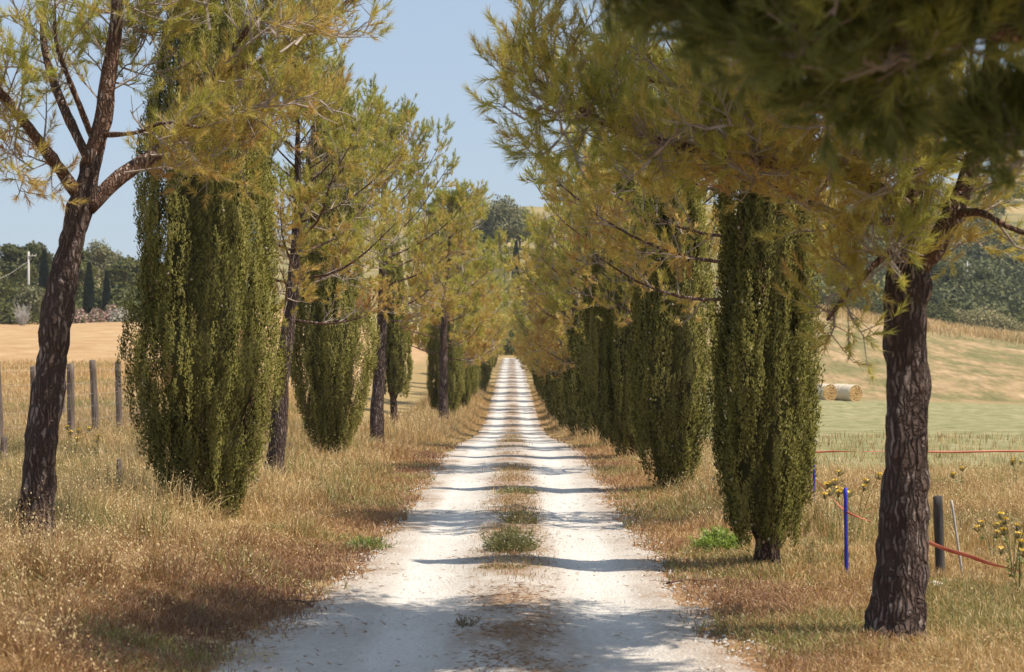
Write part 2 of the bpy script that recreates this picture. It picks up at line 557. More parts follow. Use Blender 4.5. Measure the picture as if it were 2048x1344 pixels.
# ------------------------------------------------------------------ terrain
def terrain():
    xs = np.concatenate([np.arange(0, 2.2, 0.11), np.geomspace(2.2, 700, 150)])
    xs = np.concatenate([-xs[::-1], xs[1:]])
    ys = np.concatenate([np.arange(-40, 8, 2.0), np.arange(8, 60, 0.25), np.arange(60, 140, 0.7), np.geomspace(140, 1600, 230)])
    X, Y = np.meshgrid(xs, ys)
    Z = ground(X, Y) - 0.05 * sstep(1.15, 0.95, np.abs(X)) * sstep(300, 290, Y)
    me = bpy.data.meshes.new('ground')
    V = np.stack([X, Y, Z], -1).reshape(-1, 3)
    ny, nx = X.shape
    idx = np.arange(nx * ny).reshape(ny, nx)
    q = np.stack([idx[:-1, :-1], idx[:-1, 1:], idx[1:, 1:], idx[1:, :-1]], -1).reshape(-1, 4)
    me.vertices.add(len(V))
    me.vertices.foreach_set('co', V.astype(np.float32).ravel())
    me.loops.add(q.size)
    me.loops.foreach_set('vertex_index', q.astype(np.int32).ravel())
    me.polygons.add(len(q))
    me.polygons.foreach_set('loop_start', (np.arange(len(q)) * 4).astype(np.int32))
    me.polygons.foreach_set('use_smooth', np.full(len(q), True))
    jit = (n2(X, Y, 6, 20) - .5) * 6
    green = sstep(4.2, 5.4, X) * sstep(37, 38, Y + jit * .05) * sstep(212, 196, Y + jit)
    mow = sstep(6, 12, X) * sstep(200, 214, Y + jit) * sstep(330, 318, Y + jit)
    golden = sstep(9.5, 12, -X) * sstep(70, 84, Y + jit)
    verge = sstep(5.2, 2.4, np.abs(X) + (n2(X, Y, 1.7, 21) - .5) * 2.0) * sstep(200, 100, Y)
    wild = sstep(330, 345, Y + jit)
    soil = np.exp(-((Y - 50.5 + (X + 9) * .35) / 2.2) ** 2) * sstep(8.6, 9.6, -X)
    for nm, arr in (('green', green), ('mow', mow), ('golden', golden), ('verge', verge), ('wild', wild), ('soil', soil)):
        a = me.attributes.new(nm, 'FLOAT', 'POINT')
        a.data.foreach_set('value', arr.astype(np.float32).ravel())
    me.update(calc_edges=True)
    m, N, L = newmat('land')
    out = N.new('ShaderNodeOutputMaterial')
    b = N.new('ShaderNodeBsdfPrincipled')
    b.inputs['Roughness'].default_value = 0.95
    b.inputs['Specular IOR Level'].default_value = 0.1
    geo = N.new('ShaderNodeNewGeometry')

    def noise(scale, detail=5, sc=(1, 1, 1), rot=0.0):
        mp = N.new('ShaderNodeMapping')
        mp.inputs['Scale'].default_value = sc
        mp.inputs['Rotation'].default_value = (0, 0, rot)
        L.new(geo.outputs['Position'], mp.inputs[0])
        n = N.new('ShaderNodeTexNoise')
        n.inputs['Scale'].default_value = scale
        n.inputs['Detail'].default_value = detail
        n.inputs['Roughness'].default_value = 0.65
        L.new(mp.outputs[0], n.inputs[0])
        return n

    def mix(fac, a, bb):
        x = N.new('ShaderNodeMix')
        x.data_type = 'RGBA'
        L.new(fac, x.inputs[0])
        L.new(a, x.inputs[6])
        L.new(bb, x.inputs[7])
        return x.outputs[2]

    def attr(nm):
        a = N.new('ShaderNodeAttribute')
        a.attribute_name = nm
        return a.outputs['Fac']

    fine = noise(9, 8)
    mid = noise(0.8, 6)
    col = ramp(N, [(0.25, (0.17, 0.12, 0.05)), (0.5, (0.33, 0.235, 0.105)), (0.75, (0.44, 0.33, 0.17))])
    L.new(fine.outputs[0], col.inputs[0])
    cur = col.outputs[0]
    vg = ramp(N, [(0.3, (0.13, 0.07, 0.035)), (0.48, (0.31, 0.18, 0.09)), (0.62, (0.42, 0.27, 0.15)), (0.8, (0.5, 0.38, 0.25))])
    L.new(fine.outputs[0], vg.inputs[0])
    cur = mix(attr('verge'), cur, vg.outputs[0])
    gcol = noise(0.5, 9, (1, 0.7, 1))
    gr = ramp(N, [(0.3, (0.36, 0.22, 0.10)), (0.5, (0.44, 0.28, 0.14)), (0.7, (0.52, 0.37, 0.21))])
    L.new(gcol.outputs[0], gr.inputs[0])
    cur = mix(attr('golden'), cur, gr.outputs[0])
    g2 = noise(1.2, 9, (1, 0.5, 1))
    gg = ramp(N, [(0.3, (0.17, 0.165, 0.06)), (0.5, (0.27, 0.25, 0.12)), (0.72, (0.42, 0.35, 0.20))])
    L.new(g2.outputs[0], gg.inputs[0])
    cur = mix(attr('green'), cur, gg.outputs[0])
    m1 = noise(0.25, 10, (1.0, 0.3, 1), 0.55)
    mg = ramp(N, [(0.3, (0.15, 0.145, 0.055)), (0.46, (0.22, 0.185, 0.08)), (0.58, (0.36, 0.25, 0.13)), (0.75, (0.46, 0.34, 0.21))])
    L.new(m1.outputs[0], mg.inputs[0])
    st = noise(1.6, 6, (1.0, 0.12, 1), 0.7)
    sr = ramp(N, [(0.35, (0.74, 0.74, 0.70)), (0.65, (1.22, 1.2, 1.2))])
    L.new(st.outputs[0], sr.inputs[0])
    mm = N.new('ShaderNodeMix')
    mm.data_type = 'RGBA'
    mm.blend_type = 'MULTIPLY'
    mm.inputs[0].default_value = 1.0
    L.new(mg.outputs[0], mm.inputs[6])
    L.new(sr.outputs[0], mm.inputs[7])
    cur = mix(attr('mow'), cur, mm.outputs[2])
    wn = noise(0.06, 6)
    wg = ramp(N, [(0.35, (0.10, 0.11, 0.04)), (0.55, (0.3, 0.24, 0.11)), (0.7, (0.45, 0.32, 0.16))])
    L.new(wn.outputs[0], wg.inputs[0])
    cur = mix(attr('wild'), cur, wg.outputs[0])
    so = ramp(N, [(0.3, (0.38, 0.22, 0.10)), (0.7, (0.62, 0.42, 0.24))])
    L.new(fine.outputs[0], so.inputs[0])
    cur = mix(attr('soil'), cur, so.outputs[0])
    L.new(cur, b.inputs['Base Color'])
    bp = N.new('ShaderNodeBump')
    bp.inputs['Strength'].default_value = 0.8
    bp.inputs['Distance'].default_value = 0.08
    L.new(fine.outputs[0], bp.inputs['Height'])
    L.new(bp.outputs[0], b.inputs['Normal'])
    L.new(b.outputs[0], out.inputs[0])
    me.materials.append(m)
    o = bpy.data.objects.new('ground', me)
    COL.objects.link(o)
    o['kind'] = 'structure'


terrain()


def road():
    ys = np.concatenate([np.arange(4, 60, 0.09), np.arange(60, 140, 0.35), np.arange(140, 304, 0.9)])
    u = np.linspace(-1, 1, 41)
    hl, hr = road_half(ys, -1), road_half(ys, 1)
    U, Y = np.meshgrid(u, ys)
    X = np.where(U < 0, U * hl[:, None], U * hr[:, None])
    Z = ground(X, Y) + 0.012 + Y * 0.00012 + (n2(X, Y, 0.16, 31) - .5) * 0.012 * sstep(60, 30, Y)
    Z = Z - 0.02 * sstep(0.93, 1.0, np.abs(U))
    mb = MB()
    ny, nx = X.shape
    idx = np.arange(nx * ny).reshape(ny, nx)
    q = np.stack([idx[:-1, :-1], idx[:-1, 1:], idx[1:, 1:], idx[1:, :-1]], -1).reshape(-1, 4)
    mb.add(np.stack([X, Y, Z], -1), None, q, 0, np.abs(U).ravel())
    m, N, L = newmat('white_gravel')
    out = N.new('ShaderNodeOutputMaterial')
    b = N.new('ShaderNodeBsdfPrincipled')
    b.inputs['Roughness'].default_value = 0.95
    b.inputs['Specular IOR Level'].default_value = 0.15
    geo = N.new('ShaderNodeNewGeometry')

    def noise(scale, detail=5, sc=(1, 1, 1)):
        mp = N.new('ShaderNodeMapping')
        mp.inputs['Scale'].default_value = sc
        L.new(geo.outputs['Position'], mp.inputs[0])
        n = N.new('ShaderNodeTexNoise')
        n.inputs['Scale'].default_value = scale
        n.inputs['Detail'].default_value = detail
        n.inputs['Roughness'].default_value = 0.7
        L.new(mp.outputs[0], n.inputs[0])
        return n
    f = noise(30, 6)
    vo = N.new('ShaderNodeTexVoronoi')
    vo.inputs['Scale'].default_value = 38
    L.new(geo.outputs['Position'], vo.inputs[0])
    c = ramp(N, [(0.28, (0.40, 0.355, 0.31)), (0.45, (0.60, 0.56, 0.515)), (0.7, (0.70, 0.665, 0.62))])
    L.new(f.outputs[0], c.inputs[0])
    # dirt in the middle strip and along the edges
    sx = N.new('ShaderNodeSeparateXYZ')
    L.new(geo.outputs['Position'], sx.inputs[0])
    ab = N.new('ShaderNodeMath')
    ab.operation = 'ABSOLUTE'
    L.new(sx.outputs[0], ab.inputs[0])
    patch = noise(0.9, 7, (1.6, 0.7, 1))
    rc = ramp(N, [(0.0, (1, 1, 1)), (0.26, (0.75, 0.75, 0.75)), (0.46, (0, 0, 0)), (1.0, (0, 0, 0))])
    L.new(ab.outputs[0], rc.inputs[0])
    ta = N.new('ShaderNodeAttribute')
    ta.attribute_name = 'tint'
    re = ramp(N, [(0.0, (0, 0, 0)), (0.72, (0, 0, 0)), (1.0, (1, 1, 1))])
    L.new(ta.outputs['Fac'], re.inputs[0])
    mxx = N.new('ShaderNodeMath')
    mxx.operation = 'MAXIMUM'
    L.new(rc.outputs[0], mxx.inputs[0])
    L.new(re.outputs[0], mxx.inputs[1])
    pr = ramp(N, [(0.38, (0, 0, 0)), (0.56, (1, 1, 1))])
    L.new(patch.outputs[0], pr.inputs[0])
    mu = N.new('ShaderNodeMath')
    mu.operation = 'MULTIPLY'
    L.new(mxx.outputs[0], mu.inputs[0])
    L.new(pr.outputs[0], mu.inputs[1])
    di = ramp(N, [(0.3, (0.2, 0.12, 0.07)), (0.6, (0.42, 0.29, 0.19)), (0.8, (0.55, 0.44, 0.33))])
    L.new(f.outputs[0], di.inputs[0])
    mx = N.new('ShaderNodeMix')
    mx.data_type = 'RGBA'
    L.new(mu.outputs[0], mx.inputs[0])
    L.new(c.outputs[0], mx.inputs[6])
    L.new(di.outputs[0], mx.inputs[7])
    big = noise(0.55, 5, (1.8, 0.5, 1))
    br = ramp(N, [(0.3, (0.80, 0.77, 0.74)), (0.55, (1.0, 1.0, 1.0)), (0.75, (1.06, 1.05, 1.04))])
    L.new(big.outputs[0], br.inputs[0])
    rut = ramp(N, [(0.0, (0.90, 0.88, 0.85)), (0.40, (0.93, 0.91, 0.88)), (0.62, (1.07, 1.07, 1.06)), (0.86, (1.07, 1.07, 1.06)), (1.0, (0.90, 0.87, 0.83))])
    L.new(ab.outputs[0], rut.inputs[0])
    prev = mx.outputs[2]
    for q_ in (br, rut):
        k_ = N.new('ShaderNodeMix')
        k_.data_type = 'RGBA'
        k_.blend_type = 'MULTIPLY'
        k_.inputs[0].default_value = 1.0
        L.new(prev, k_.inputs[6])
        L.new(q_.outputs[0], k_.inputs[7])
        prev = k_.outputs[2]
    L.new(prev, b.inputs['Base Color'])
    ad = N.new('ShaderNodeMath')
    ad.operation = 'MULTIPLY_ADD'
    L.new(f.outputs[0], ad.inputs[0])
    ad.inputs[1].default_value = 1.2
    L.new(vo.outputs['Distance'], ad.inputs[2])
    bp = N.new('ShaderNodeBump')
    bp.inputs['Strength'].default_value = 0.7
    bp.inputs['Distance'].default_value = 0.02
    L.new(ad.outputs[0], bp.inputs['Height'])
    L.new(bp.outputs[0], b.inputs['Normal'])
    L.new(b.outputs[0], out.inputs[0])
    o = mb.build('road', m)
    o['kind'] = 'structure'


road()


def stones():
    rng = np.random.default_rng(5)
    n = 5200
    Y = 11 * (45 / 11) ** rng.uniform(0, 1, n)
    side = rng.choice([-1, 1], n)
    X = np.where(rng.uniform(size=n) < 0.55, side * (1.35 + rng.normal(0, .16, n)), rng.uniform(-1.4, 1.4, n))
    Z = ground(X, Y) + 0.012
    S = 0.008 + 0.014 * rng.uniform(0, 1, n) ** 3
    oc = np.array([[1, 0, 0], [0, 1, 0], [-1, 0, 0], [0, -1, 0], [0, 0, .75], [0, 0, -.5]], float)
    of = np.array([[0, 1, 4], [1, 2, 4], [2, 3, 4], [3, 0, 4], [1, 0, 5], [2, 1, 5], [3, 2, 5], [0, 3, 5]])
    v = oc[None] * S[:, None, None] * rng.uniform(.6, 1.3, (n, 6, 1))
    a = rng.uniform(0, 6.28, n)
    ca, sa = np.cos(a)[:, None], np.sin(a)[:, None]
    v = np.stack([v[..., 0] * ca - v[..., 1] * sa, v[..., 0] * sa + v[..., 1] * ca, v[..., 2]], -1) + np.stack([X, Y, Z], -1)[:, None]
    mb = MB()
    mb.add(v, (of[None] + np.arange(n)[:, None, None] * 6).reshape(-1, 3))
    o = mb.build('gravel', M['stone'], smooth=False)
    tag(o, 'loose pale gravel stones scattered over the white track and its edges', 'gravel', kind='stuff')


stones()


def litter():
    rng = np.random.default_rng(6)
    n = 11000
    Y = 11 * (50 / 11) ** rng.uniform(0, 1, n)
    side = rng.choice([-1, 1], n)
    X = np.where(rng.uniform(size=n) < .6, side * (1.62 + .35 * rng.normal(size=n)), .24 * rng.normal(size=n))
    k = rng.uniform(size=n) < np.clip(n2(X, Y, .8, 61) * 2.4 - .7, 0, 1)
    X, Y = X[k], Y[k]
    n = len(X)
    P = np.stack([X, Y, ground(X, Y) + .02], -1)
    a = rng.uniform(0, 6.28, n)
    D = np.stack([np.cos(a), np.sin(a), rng.normal(0, .15, n)], -1)
    mb = MB()
    needles(mb, P, D, 2, .07, .006, .02, rng, rng.uniform(0, .25, n), 0, 5, 30)
    o = mb.build('needle_litter', M['grass'], smooth=False)
    tag(o, 'fallen brown pine needles scattered along the edges of the white track', 'litter', kind='stuff')


litter()


# ------------------------------------------------------------------ grass
def blades(mb, X, Y, H, W, lean, rng, tint, mat=0):
    n = len(X)
    b = np.stack([X, Y, ground(X, Y) - 0.01], -1)
    a = rng.uniform(0, 2 * np.pi, n)
    d = np.stack([np.cos(a), np.sin(a), np.zeros(n)], -1)
    wa = rng.uniform(-0.9, 0.9, n)
    wv = np.stack([np.cos(wa), np.sin(wa), np.zeros(n)], -1) * (W / 2)[:, None]
    mid = b + d * (H * lean * 0.35)[:, None] + UP * (H * 0.6)[:, None]
    tip = b + d * (H * lean)[:, None] + UP * (H * (1 - 0.25 * np.minimum(lean, 1.5)))[:, None]
    v = np.stack([b - wv, b + wv, mid + wv * .75, mid - wv * .75, tip], 1).reshape(-1, 3)
    i = np.arange(n)[:, None] * 5
    mb.add(v, i + np.array([[3, 2, 4]]), i + np.array([[0, 1, 2, 3]]), mat, np.repeat(np.clip(tint, 0, 1), 5))
    return tip


def spikelets(mb, tips, rng, k, size, tint):
    n = len(tips)
    P = np.repeat(tips, k, 0) + rng.normal(0, 1, (n * k, 3)) * np.array([.028, .028, .05]) * (size / .02)
    D = nrm(rng.normal(0, .5, (n * k, 3)) + np.array([0, 0, -0.8]))
    U, _ = basis(D)
    L = size * rng.uniform(.7, 1.4, (n * k, 1))
    v = np.stack([P, P + D * L * .45 + U * L * .22, P + D * L, P + D * L * .45 - U * L * .22], 1).reshape(-1, 3)
    mb.add(v, None, np.arange(n * k * 4).reshape(-1, 4), 0, np.repeat(np.clip(tint + rng.normal(0, .06, n * k), 0, .78), 4))


def grass_field():
    rng = np.random.default_rng(11)
    mb = MB()
    for side, n in ((-1, 330000), (1, 270000)):
        Y = 11.5 * (62 / 11.5) ** rng.uniform(0, 1, n)
        lim = 0.235 * Y + 1.0
        X = side * (1.2 + (lim - 1.2) * rng.uniform(0, 1, n))
        a = np.abs(X)
        half = 1.32 + (.62 if side < 0 else .16) * sstep(22, 11, Y) + (n2(X, Y, .8, 40) - .5) * .35
        patch = n2(X, Y, 1.3, 41) * .6 + n2(X, Y, .45, 42) * .4
        d = a - half
        tall = (sstep(1.3, 3.2, d) * .9 + .12 * sstep(.3, 1.2, d) if side < 0 else sstep(.3, 2.2, d)) * (0.35 + patch * 0.9)
        tall = np.clip(tall + .55 * sstep(.60, .80, n2(X, Y, .42, 91)) * sstep(.35, .9, d), 0, 1.15)
        # gaps: thinner close to the track, hardly anything in the cut field beyond the far tape
        p = np.clip(0.25 + 1.6 * d, 0, 1) * np.clip(patch * 2.2 - 0.25, 0.12, 1)
        p = p * np.where(side > 0, 1 - 0.95 * sstep(36.6, 37.8, Y) * sstep(3.9, 5, a), 1 - .55 * sstep(9, 10.5, a) * sstep(46, 52, Y))
        p = np.where(d < 0, np.clip(.10 + d * .35, 0, 1) * (patch > .45), p)
        keep = (d > -.28) & (rng.uniform(size=n) < p)
        X, Y, tall, patch, d = X[keep], Y[keep], tall[keep], patch[keep], d[keep]
        m = len(X)
        H = (0.05 + 0.08 * rng.uniform(size=m)) * (1 - tall) + tall * (0.14 + 0.44 * rng.uniform(0, 1, m) ** 1.6) * (1.2 if side < 0 else 0.95)
        H = np.where((side > 0) & (X > 2.3) & (Y < 21.5), np.minimum(H, rng.uniform(.06, .17, m)), H)
        H = np.where((side > 0) & (X < 3.2) & (Y < 24), np.minimum(H, rng.uniform(.05, .17, m)), H)
        H = np.where((side < 0) & (X < -6) & (Y > 28), H * .7, H)
        H = np.where((side > 0) & (X > 3.4), np.minimum(H, rng.uniform(.14, .36, m)), H)
        W = np.clip(0.0052 * (Y / 18) ** 0.6, .004, .014) * rng.uniform(.7, 1.9, m)
        lean = np.abs(rng.normal(0.35, 0.35, m)) + (1 - tall) * 0.4
        gp = n2(X, Y, 1.9, 43) * .65 + n2(X, Y, .6, 44) * .35
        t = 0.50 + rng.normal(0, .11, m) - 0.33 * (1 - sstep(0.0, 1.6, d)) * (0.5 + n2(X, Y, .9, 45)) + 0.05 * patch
        red = n2(X, Y, 2.6, 47)
        t = t - 0.22 * sstep(.5, .75, red)
        g = (rng.uniform(size=m) < sstep(.46, .74, gp) * 0.6 + .04)
        t = np.where(g, rng.uniform(.78, 1.0, m), np.clip(t, 0, .76))
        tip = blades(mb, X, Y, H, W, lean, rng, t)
        oat = (~g) & (H > 0.24) & (rng.uniform(size=m) < 0.36) & (Y < 48)
        spikelets(mb, tip[oat], rng, 6, .02, .68)
    n = 80000                                    # small leaves of low dry weeds among the blades
    Y = 11.5 * (40 / 11.5) ** rng.uniform(0, 1, n)
    side = rng.choice([-1, 1], n)
    X = side * (1.45 + (0.235 * Y - .4) * rng.uniform(0, 1, n))
    cl = n2(X, Y, .55, 71) * .6 + n2(X, Y, 1.7, 72) * .4
    k = (rng.uniform(size=n) < np.clip(cl * 3 - 1.05, 0, 1)) & ~((X > 4) & (Y > 36.5))
    X, Y, cl, side = X[k], Y[k], cl[k], side[k]
    hh = rng.uniform(0, 1, len(X)) * np.clip(cl - .3, 0, 1) * np.where(side < 0, .62, .34) * sstep(1.3, 2.3, np.abs(X))
    hue = n2(X, Y, .9, 73)
    tt = np.where(hue > .55, rng.uniform(.72, .95, len(X)), np.where(hue < .38, rng.uniform(0, .25, len(X)), rng.uniform(.2, .75, len(X))))
    leaves(mb, np.stack([X, Y, ground(X, Y) + .02 + hh], -1), rng.normal(size=(len(X), 3)) + UP * .5, .0105, rng, tt * .86, 0, .45)
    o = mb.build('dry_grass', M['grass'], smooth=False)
    tag(o, 'tall dry straw grass and oats growing on both banks of the track', 'grass', kind='stuff')

    mb = MB()
    for side in (-1, 1):
        n = 46000
        Y = rng.uniform(55, 175, n)
        X = side * (1.35 + 3.4 * rng.uniform(0, 1, n) ** 1.5)
        pt = n2(X, Y, 2.0, 51)
        keep = rng.uniform(size=n) < np.clip(pt * 2 - .35, .1, 1)
        X, Y, pt = X[keep], Y[keep], pt[keep]
        m = len(X)
        tall = sstep(1.4, 2.3, np.abs(X))
        H = (.1 + tall * (.15 + .45 * rng.uniform(0, 1, m) ** 1.6)) * (.6 + .8 * pt)
        W = .012 * (Y / 60) ** .6 * rng.uniform(.8, 1.6, m)
        t = np.clip(.5 + rng.normal(0, .12, m), 0, .8)
        t = np.where(rng.uniform(size=m) < .12, .9, t)
        tip = blades(mb, X, Y, H, W, np.abs(rng.normal(.3, .25, m)), rng, t)
        oat = (H > .3) & (rng.uniform(size=m) < .2)
        spikelets(mb, tip[oat], rng, 3, .04, .66)
    # left meadow beyond the fence and weeds on the right bank above the bales
    n = 60000
    Y = 48 + 60 * rng.uniform(0, 1, n) ** 1.4
    X = -(7 + (0.24 * Y - 5) * rng.uniform(0, 1, n))
    H = rng.uniform(.12, .42, n) * (0.4 + n2(X, Y, 3, 52))
    gr = n2(X, Y, 4.0, 53)
    t = np.where(rng.uniform(size=n) < sstep(.5, .8, gr) * .7, .88, np.clip(.52 + rng.normal(0, .1, n), 0, .76))
    blades(mb, X, Y, H, .02 * rng.uniform(.6, 1.5, n), np.abs(rng.normal(.35, .25, n)), rng, t)
    n = 30000
    Y = rng.uniform(296, 345, n)
    X = rng.uniform(32, 90, n)
    pt = n2(X, Y, 6, 55)
    k = rng.uniform(size=n) < np.clip(pt * 2.4 - .5, 0, 1) * sstep(300, 335, Y + (n2(X, Y, 5, 56) - .5) * 30)
    X, Y = X[k], Y[k]
    n = len(X)
    blades(mb, X, Y, rng.uniform(.4, 1.3, n), rng.uniform(.06, .16, n), np.abs(rng.normal(.4, .3, n)), rng, np.clip(.55 + rng.normal(0, .13, n), 0, .84))
    o = mb.build('meadow_grass', M['grass'], smooth=False)
    tag(o, 'dry meadow grass lining the far track and the open fields', 'grass', kind='stuff')


grass_field()


# ------------------------------------------------------------------ pines
def grow(limb, rng, n_sec, sec_len, n_tw, tw_len, segs, tufts, start=0.25, up=0.3, r_sec=0.011):
    """secondary boughs, twigs and needle tufts along one limb"""
    L = smooth_line(limb, 16)
    T = nrm(np.gradient(L, axis=0))
    for i in range(n_sec):
        t = start + (1 - start) * (i + rng.uniform(0, 1)) / n_sec
        k = t * 15
        k0 = min(int(k), 14)
        p = L[k0] + (L[k0 + 1] - L[k0]) * (k - k0)
        d = T[k0]
        s = rng.normal(size=3) * np.array([1, 1, .55])
        s = nrm(s - d * np.dot(s, d))
        ln = sec_len * (1.2 - .65 * t) * rng.uniform(.55, 1.25)
        d1 = nrm(d * .55 + s * .85 + UP * up * .4)
        q1 = p + d1 * ln * .5
        d2 = nrm(d1 + UP * up * rng.uniform(.3, 1.5) + rng.normal(size=3) * .18)
        q2 = q1 + d2 * ln * .5
        segs.append((p, q1, r_sec, r_sec * .7))
        segs.append((q1, q2, r_sec * .7, r_sec * .4))
        for j in range(n_tw):
            u = .15 + .85 * (j + rng.uniform(0, 1)) / n_tw
            q = p + (q1 - p) * u * 2 if u < .5 else q1 + (q2 - q1) * (u - .5) * 2
            dd = d1 if u < .5 else d2
            td = nrm(dd * .6 + nrm(rng.normal(size=3)) * .75 + UP * (up + .12))
            tl = tw_len * rng.uniform(.5, 1.3)
            e = q + td * tl
            segs.append((q, e, r_sec * .4, r_sec * .25))
            td2 = nrm(td + UP * .7)
            tufts.append((e, td2, t))
            if rng.uniform() < .6:
                tufts.append((q + td * tl * .45, nrm(td + rng.normal(size=3) * .5), t))
        tufts.append((q2, nrm(d2 + UP * .4), t))


def pine_crown(segs, tufts, rng, K, nl, nw, shoot, zlo, zhi, name, parent, seed, bias=0.0, green=.42, gap=.34, clump=1.9):
    mb = MB()
    P = np.array([t[0] for t in tufts])
    D = np.array([t[1] for t in tufts])
    keep = vnoise(P * clump, seed + 7) > gap       # needles gather in clumps with gaps between
    P, D = P[keep], D[keep]
    hz = (P[:, 2] - zlo) / max(zhi - zlo, .1)
    cl = vnoise(P * 1.5, seed) * .6 + vnoise(P * 4.0, seed + 1) * .4
    tint = .42 + bias + (hz - .45) * green + (cl - .5) * 1.0 + rng.normal(0, .09, len(P))
    needles(mb, P, D, K, nl, nw, shoot, rng, tint, 0)
    A = np.array([s[0] for s in segs])
    B = np.array([s[1] for s in segs])
    sticks(mb, A, B, np.array([s[2] for s in segs]), np.array([s[3] for s in segs]), 1)
    return mb.build(name, [M['needle'], M['twig']], parent, smooth=False)


def pine(seed, H, base, R, lean=(0, 0), r0=.15, nb=26, ns=9, ntw=7, K=26, nl=.10, nw=.007, shoot=.12, bias=0.0, sides=14, droop=0.0, rs=0.011):
    rng = np.random.default_rng(seed)
    root = empty('pine_tree')
    mb = MB()
    n = 26
    t = np.linspace(0, 1, n)
    top = H * .9
    ax = np.stack([lean[0] * t ** 1.2 + .10 * np.sin(t * 6 + seed) * t, lean[1] * t ** 1.2 + .08 * np.cos(t * 5 + seed * 2) * t, -.15 + t * (top + .15)], -1)
    rad = r0 * (1 - t) ** .75 + .012 + r0 * .45 * np.exp(-t * top / .22)
    tube(mb, ax, rad, sides, rough=.28, fine=9, seed=seed)
    segs, tufts, parts = [], [], []
    lm = MB()
    for i in range(nb):
        s = (i + rng.uniform(0, .8)) / nb
        s = s ** .9
        h = base + (top - base) * s
        k = (h + .15) / (top + .15) * (n - 1)
        k0 = min(int(k), n - 2)
        p = ax[k0] + (ax[k0 + 1] - ax[k0]) * (k - k0)
        az = i * 2.4 + rng.uniform(-.5, .5)
        shape = (1 - s) ** .55 * (.62 + .7 * min(s / .3, 1.0)) if s < .3 else (1 - s) ** .55 * 1.32 * (1 - .15 * s)
        ln = R * min(shape, 1.15) * rng.uniform(.75, 1.12) + .25
        el = math.radians(8 + 55 * s + rng.uniform(-8, 12)) - droop * (1 - s)
        d = np.array([math.cos(az) * math.cos(el), math.sin(az) * math.cos(el), math.sin(el)])
        side = np.array([-math.sin(az), math.cos(az), 0]) * rng.uniform(-.25, .25)
        L = [p, p + (d + side * .5) * ln * .38 - UP * .05 * ln, p + (d + side) * ln * .72, p + (d + side * .6) * ln + UP * .14 * ln]
        LL = smooth_line(L, 8)
        rr = (.010 + .013 * (1 - s) * r0 / .15) * np.linspace(1.25, .35, 8)
        tube(lm, LL, rr, 6, rough=.15, fine=12, seed=seed + i, mat=1)
        grow(LL, rng, max(3, int(ns * (.5 + .6 * ln / R))), .34 * R * .75, ntw, .2, segs, tufts, start=.22, r_sec=rs)
    for i in range(len(lm.v)):
        pass
    # limbs share the trunk's mesh: one continuous piece of wood
    off = mb.n
    mb.v += lm.v
    mb.t += lm.t
    mb.f4 += [q + off for q in lm.f4]
    mb.m4 += lm.m4
    mb.f3 += [q + off for q in lm.f3]
    mb.m3 += lm.m3
    mb.n += lm.n
    mb.build('trunk', [M['bark'], M['limb']], root)
    pine_crown(segs, tufts, rng, K, nl, nw, shoot, base, H, 'crown', root, seed, bias)
    return root


def traced_pine(seed, loc, trunk, trunk_r, limbs, extra, label, cat_group, K, nl, nw, bias=0., tl=.2, sides=26, zr=(2, 7), green=.3, gap=.30):
    """a pine whose trunk and main limbs follow the photographed tree"""
    rng = np.random.default_rng(seed)
    root = empty('pine_tree', loc, 0, label, 'tree', cat_group)
    o = np.array(loc)
    mb = MB()
    pts = smooth_line(np.array(trunk) - o, 60)
    rad = np.interp(np.linspace(0, 1, 60), np.linspace(0, 1, len(trunk_r)), trunk_r)
    tube(mb, pts, rad, sides, rough=.3, fine=10, seed=seed)
    mb.build('trunk', M['bark'], root)
    segs, tufts = [], []
    for pl, r0, r1, ns, sl, nt, st in limbs:
        lp = smooth_line(np.array(pl) - o, 22)
        lb = MB()
        tube(lb, lp, np.linspace(r0, r1, 22), 12, rough=.22, fine=14, seed=seed + ns)
        lb.build('limb', M['limb'], root)
        if ns:
            grow(lp, rng, ns, sl, nt, tl, segs, tufts, start=st)
    for pl, r0, ns, sl, nt, st in extra:          # thinner boughs belong to the crown
        lp = smooth_line(np.array(pl) - o, 10)
        for a, b, u in zip(lp[:-1], lp[1:], np.linspace(1, .35, 9)):
            segs.append((a, b, r0 * u, r0 * (u - .06)))
        grow(lp, rng, ns, sl, nt, tl, segs, tufts, start=st)
    pine_crown(segs, tufts, rng, K, nl, nw, .12, zr[0] - o[2], zr[1] - o[2], 'crown', root, seed, bias, green, gap)
    return root


PG = 'pines lining the track'
CG = 'cypresses lining the track'


